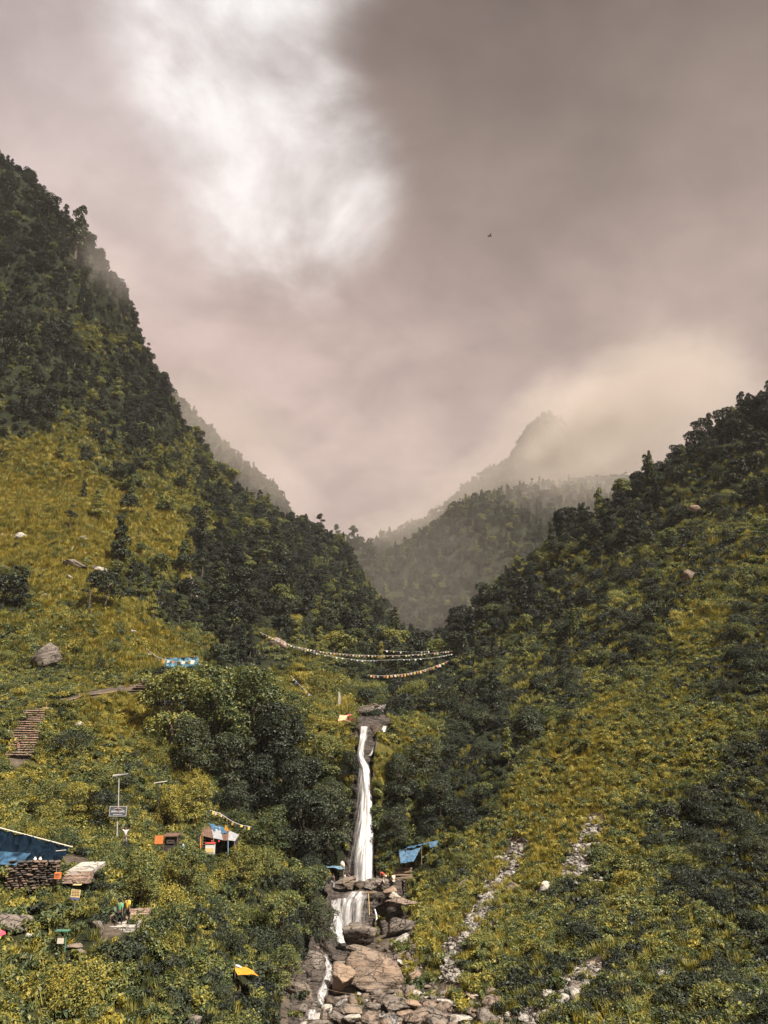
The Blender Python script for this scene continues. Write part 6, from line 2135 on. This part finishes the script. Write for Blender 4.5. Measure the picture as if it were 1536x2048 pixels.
# plank and bamboo over the lower cascade
g = P(740, 1785, 99.5)
root = empty('plank_spout', g)
tag(root, 'wooden plank with a thin bamboo pole hanging beside the lower cascade', 'plank')
MB().box(P(739, 1785, 99.5) - g, (1.7, .5, .10), Euler((0, R(-2), 0))).build('plank', TIMBER, root)
pole('bamboo_pole', P(737, 1787, 99.0) - g, P(739, 1830, 98.4) - g, .035, CREAM, root)

# ---- red and orange cloth canopy above the falls
g = P(692, 1440, 125)
root = empty('red_canopy', g)
tag(root, 'red and orange cloth canopy beside the lip of the falls', 'canopy')
sheet('cloth', P(680, 1430, 126.5) - g, P(716, 1432, 126.5) - g, P(714, 1442, 124.8) - g, P(676, 1440, 124.8) - g, plain('faded_cloth', (.52, .26, .15), .8, .3, 1.2), root, 20, 8, .06, .12, 3)
sheet('cloth', P(695, 1428, 126.2) - g, P(711, 1431, 126.2) - g, P(710, 1440, 125) - g, P(697, 1438, 125) - g, RED, root, 10, 6, .0, .10, 5)
for u_ in (680, 698, 713):
    pole('post', P(u_, 1452, 125.4) - g, P(u_, 1434, 125.4) - g, .05, TIMBER, root)

# ---- prayer flags
FLAG_COL = [plain('flag_' + n_, c_, .8, .12) for n_, c_ in (('blue', (.085, .11, .16)), ('white', (.32, .30, .26)), ('red', (.25, .10, .065)), ('green', (.10, .13, .08)), ('yellow', (.34, .24, .06)))]


def flag_mesh(i, w_, h_):
    rg = np.random.default_rng(i)
    s, t = np.meshgrid(np.linspace(-.5, .5, 4), np.linspace(0, -1, 4))
    y = rg.uniform(-.25, .25) * t + .10 * np.sin(s * 6 + i) * -t
    V = np.stack([s * w_ * (1 + .1 * t), y * h_, t * h_], -1).reshape(-1, 3)
    idx = np.arange(16).reshape(4, 4)
    return mesh_np('flag', V, np.stack([idx[:-1, :-1], idx[:-1, 1:], idx[1:, 1:], idx[1:, :-1]], -1).reshape(-1, 4))


def flag_string(label, pts, w_, h_, gap, cols=(0, 1, 2, 3, 4), n_pt=30):
    """flags sewn to a hanging rope; pts = three or more points (u, v, distance)"""
    ctrl = np.array([tuple(P(*p)) for p in pts])
    L = catmull(len(ctrl), n_pt) @ ctrl
    g = Vector(L[0])
    root = empty('prayer_flags', g)
    tag(root, label, 'prayer flags', 'strings of prayer flags')
    MB().tube([Vector(p) - g for p in L], .018, 4).build('rope', WHITE, root)
    ms = []
    for c in cols:
        for i in range(2):
            me = flag_mesh(i * 7 + c, w_, h_)
            me.materials.append(FLAG_COL[c])
            ms.append(me)
    seg = np.linalg.norm(np.diff(L, axis=0), axis=1)
    cum = np.concatenate([[0], np.cumsum(seg)])
    s = gap
    k = 0
    while s < cum[-1]:
        p = np.array([np.interp(s, cum, L[:, j]) for j in range(3)])
        q = np.array([np.interp(s + .1, cum, L[:, j]) for j in range(3)])
        o = bpy.data.objects.new('flag', ms[(k % len(cols)) * 2 + random.randrange(2)])
        o.location = Vector(p) - g
        o.scale = (random.uniform(.7, 1.15), 1, random.uniform(.55, 1.15))
        o.rotation_euler = (random.gauss(0, .4), random.gauss(0, .18), math.atan2(q[1] - p[1], q[0] - p[0]))
        o.parent = root
        COL.objects.link(o)
        s += gap * (random.uniform(.8, 1.2) if random.random() > .07 else 2.2)
        k += 1


flag_string('upper of the two long flag strings spanning the gorge', [(520, 1264, 168), (562, 1283, 168), (630, 1301, 172), (720, 1310, 176), (820, 1310, 180), (905, 1302, 184)], .42, .36, .75, (1, 2, 1, 4, 1))
flag_string('lower of the two long flag strings spanning the gorge', [(572, 1288, 166), (640, 1308, 170), (720, 1320, 174), (800, 1319, 177), (860, 1316, 180), (905, 1308, 183)], .42, .30, .66, (1, 1, 3, 1, 0))
flag_string('faint dotted flag string above the two long ones', [(760, 1300, 182), (800, 1303, 184), (850, 1303, 186), (903, 1296, 188)], .4, .4, 1.6, (1, 4, 1))
flag_string('short flag string sagging low across the gorge', [(735, 1350, 164), (770, 1351, 165), (815, 1347, 167), (860, 1336, 170), (897, 1322, 172)], .55, .5, .74, (4, 2, 1, 4, 2))
flag_string('flag string running down the slope to the white pole', [(582, 1352, 142), (610, 1380, 141), (640, 1402, 140), (676, 1412, 139)], .5, .5, .75, (1, 0, 1, 4))
flag_string('flag string hung on poles next to the white pole', [(648, 1398, 140), (660, 1404, 140), (676, 1406, 139.5)], .5, .75, .5, (1, 1, 0))
flag_string('flag string running down to the blue cloth tent', [(292, 1296, 133), (312, 1312, 131), (345, 1322, 130.2), (378, 1322, 130.2), (397, 1318, 130.2)], .62, .70, .82, (4, 1, 2, 4, 1))
flag_string('yellow and white flag string above the tin-roofed shack', [(421, 1621, 92), (440, 1627, 92), (460, 1640, 92), (480, 1649, 92), (503, 1654, 92)], .30, .36, .34, (4, 1, 4, 1, 4))
g = P(677, 1414, 139)
root = empty('flag_pole', g)
tag(root, 'tall white banner on a pole above the falls', 'flag pole')
pole('pole', (0, 0, -.5), (0, 0, 2.6), .04, PALE_POLE, root)
sheet('banner', (0.03, 0, 2.55), (.28, 0, 2.3), (.45, 0, .2), (.03, 0, .3), FLAG_COL[1], root, 5, 10, 0, .04, 3)

# ---- dead wood and stumps
def dead(label, pts, r, name='dead_branch', mat=PALE_POLE):
    g = Vector(pts[0])
    root = empty(name, g)
    tag(root, label, 'dead wood')
    MB().tube([Vector(p) - g for p in pts], [r * (1 - .6 * k / (len(pts) - 1)) for k in range(len(pts))], 6).build('trunk', mat, root)
    return root, g


h0 = hit(396, 1205)
rt, g = dead('bare pinkish dead trunk standing in the dark forest', [P(397, 1205, h0.y), P(388, 1178, h0.y), P(380, 1148, h0.y)], .28, 'dead_tree', plain('dead_bark', (.24, .17, .14), .9, .2))
MB().tube([P(388, 1178, h0.y) - g, P(393, 1166, h0.y) - g], [.10, .03], 5).build('branch', PALE_POLE, rt)
h0 = hit(153, 1084)
rt, g = dead('pale forked dead branch lying on the golden grass', [P(153, 1084, h0.y), P(160, 1074, h0.y), P(172, 1072, h0.y - .5)], .2)
MB().tube([P(160, 1074, h0.y) - g, P(178, 1078, h0.y) - g], [.12, .04], 5).build('branch', PALE_POLE, rt)
h0 = hit(140, 1100)
dead('short pale dead branch below the forked one', [P(138, 1102, h0.y), P(144, 1098, h0.y), P(148, 1092, h0.y)], .16)
for k, (u_, v_) in enumerate(((3, 1070), (13, 1072), (21, 1073), (169, 1108), (264, 1078), (274, 1074), (281, 1070), (163, 1092))):
    b_ = hit(u_, v_ + 4)
    o = MB().tube([(0, 0, -.5), (0, 0, .3), (.03, 0, .95)], [.32, .28, .24], 7).build('tree_stump', plain('stump_wood', (.22, .16, .10), .9, .3) if k == 0 else bpy.data.materials['stump_wood'])
    o.location = b_
    tag(o, where(u_, v_, 'pale cut', 'tree stump'), 'stump', 'cut stumps on the golden grass')
o = MB().tube([P(226, 1551, 97) , P(256, 1547.5, 97)], [.08, .06], 6).build('log', PALE_POLE)
tag(o, 'pale bare pole lying in the bushes behind the lamp', 'log')

# thin rope across the stream
o = MB().tube([P(576, 1950, 74), P(610, 1968, 73.5), (P(680, 1985, 73)), P(730, 1991, 73), P(790, 1990, 73.5), P(850, 1984, 75)], .012, 5).build('rope', TIMBER)
tag(o, 'thin pale rope strung low across the stream', 'rope')

# bird
g = P(980, 472, 160)
root = empty('bird', g, .4)
tag(root, 'small dark bird flying under the grey cloud', 'bird')
MB().ball((0, 0, 0), .16, 8, 6, (2.2, .8, .8)).ball((.38, 0, .05), .10, 6, 5).tube([(-.3, 0, 0), (-.62, 0, .02)], [.07, .10], 5).build('body', DARK, root, True)
for sy in (1, -1):
    mb = MB()
    mb.add([(.16, 0, .04), (-.14, 0, .04), (-.22, .55 * sy, .24), (-.10, .75 * sy, .16), (.10, .45 * sy, .26)], [(0, 1, 2, 3, 4)])
    mb.add([(.16, 0, .02), (-.14, 0, .02), (-.22, .55 * sy, .22), (-.10, .75 * sy, .14), (.10, .45 * sy, .24)], [(4, 3, 2, 1, 0)])
    mb.build('wing', DARK, root)

# ------------------------------------------------------------------ air: even haze, and banks of low cloud on the mountain
def volume_mat(name, density, color, aniso=0.25):
    m, t = new_mat(name)
    v = t.n('ShaderNodeVolumePrincipled', Color=(*color, 1), Density=density, Anisotropy=aniso)
    o = t.n('ShaderNodeOutputMaterial')
    t.t.links.new(v.outputs[0], o.inputs['Volume'])
    return m


hz = MB().box((0, 495, 195), (2000, 1150, 530)).build('haze', volume_mat('haze_air', 0.00010, (0.80, 0.77, 0.75)))
tag(hz, label='thin pale haze filling the valley', kind='stuff')


def cloud_mat(name, density, seed, size):
    """thins out towards its edge and is torn by noise"""
    m, t = new_mat(name)
    co = t.n('ShaderNodeTexCoord').outputs['Object']
    ln = t.n('ShaderNodeVectorMath', _operation='LENGTH')
    t.t.links.new(co, ln.inputs[0])
    off = t.n('ShaderNodeVectorMath', _operation='ADD')
    t.t.links.new(co, off.inputs[0])
    off.inputs[1].default_value = (seed * 3.1, seed * 1.7, seed)
    nz = t.noise(off.outputs[0], 1.7, 4.0, 0.6, 0.3)
    r = t.math('ADD', ln.outputs['Value'], t.math('MULTIPLY', t.math('SUBTRACT', nz, 0.5), 0.9))
    f = t.smooth(r, 1.0, 0.25)
    v = t.n('ShaderNodeVolumePrincipled', Color=(0.71, 0.64, 0.58, 1), Density=t.math('MULTIPLY', f, density), Anisotropy=0.2)
    o = t.n('ShaderNodeOutputMaterial')
    t.t.links.new(v.outputs[0], o.inputs['Volume'])
    return m


def cloud(u, v, D, rx, ry, rz, dens, seed, tilt=0):
    V, Fc = ico(3)
    o = link('low_cloud', mesh_np('low_cloud', V * 1.15, Fc), cloud_mat('cloud_air', dens, seed, rx), smooth=True)
    o.location = P(u, v, D)
    o.scale = (rx, ry, rz)
    o.rotation_euler = (0, R(tilt), 0)
    tag(o, label='pale cloud wrapped round the mountain top', kind='stuff')


cloud(1120, 1010, 585, 110, 55, 46, .012, 3, -30)
cloud(1190, 900, 660, 95, 60, 62, .026, 7, -35)
cloud(1330, 800, 660, 120, 60, 80, .016, 19, -30)
cloud(1110, 860, 740, 90, 60, 62, .014, 15, -45)
cloud(960, 970, 720, 90, 60, 36, .011, 9, -28)
cloud(800, 1065, 720, 80, 60, 26, .009, 5, -10)
cloud(800, 1170, 442, 120, 22, 85, .0062, 17, 0)
cloud(450, 900, 600, 110, 50, 60, .010, 11, 42)
cloud(205, 540, 292, 30, 16, 17, .012, 13, 40)
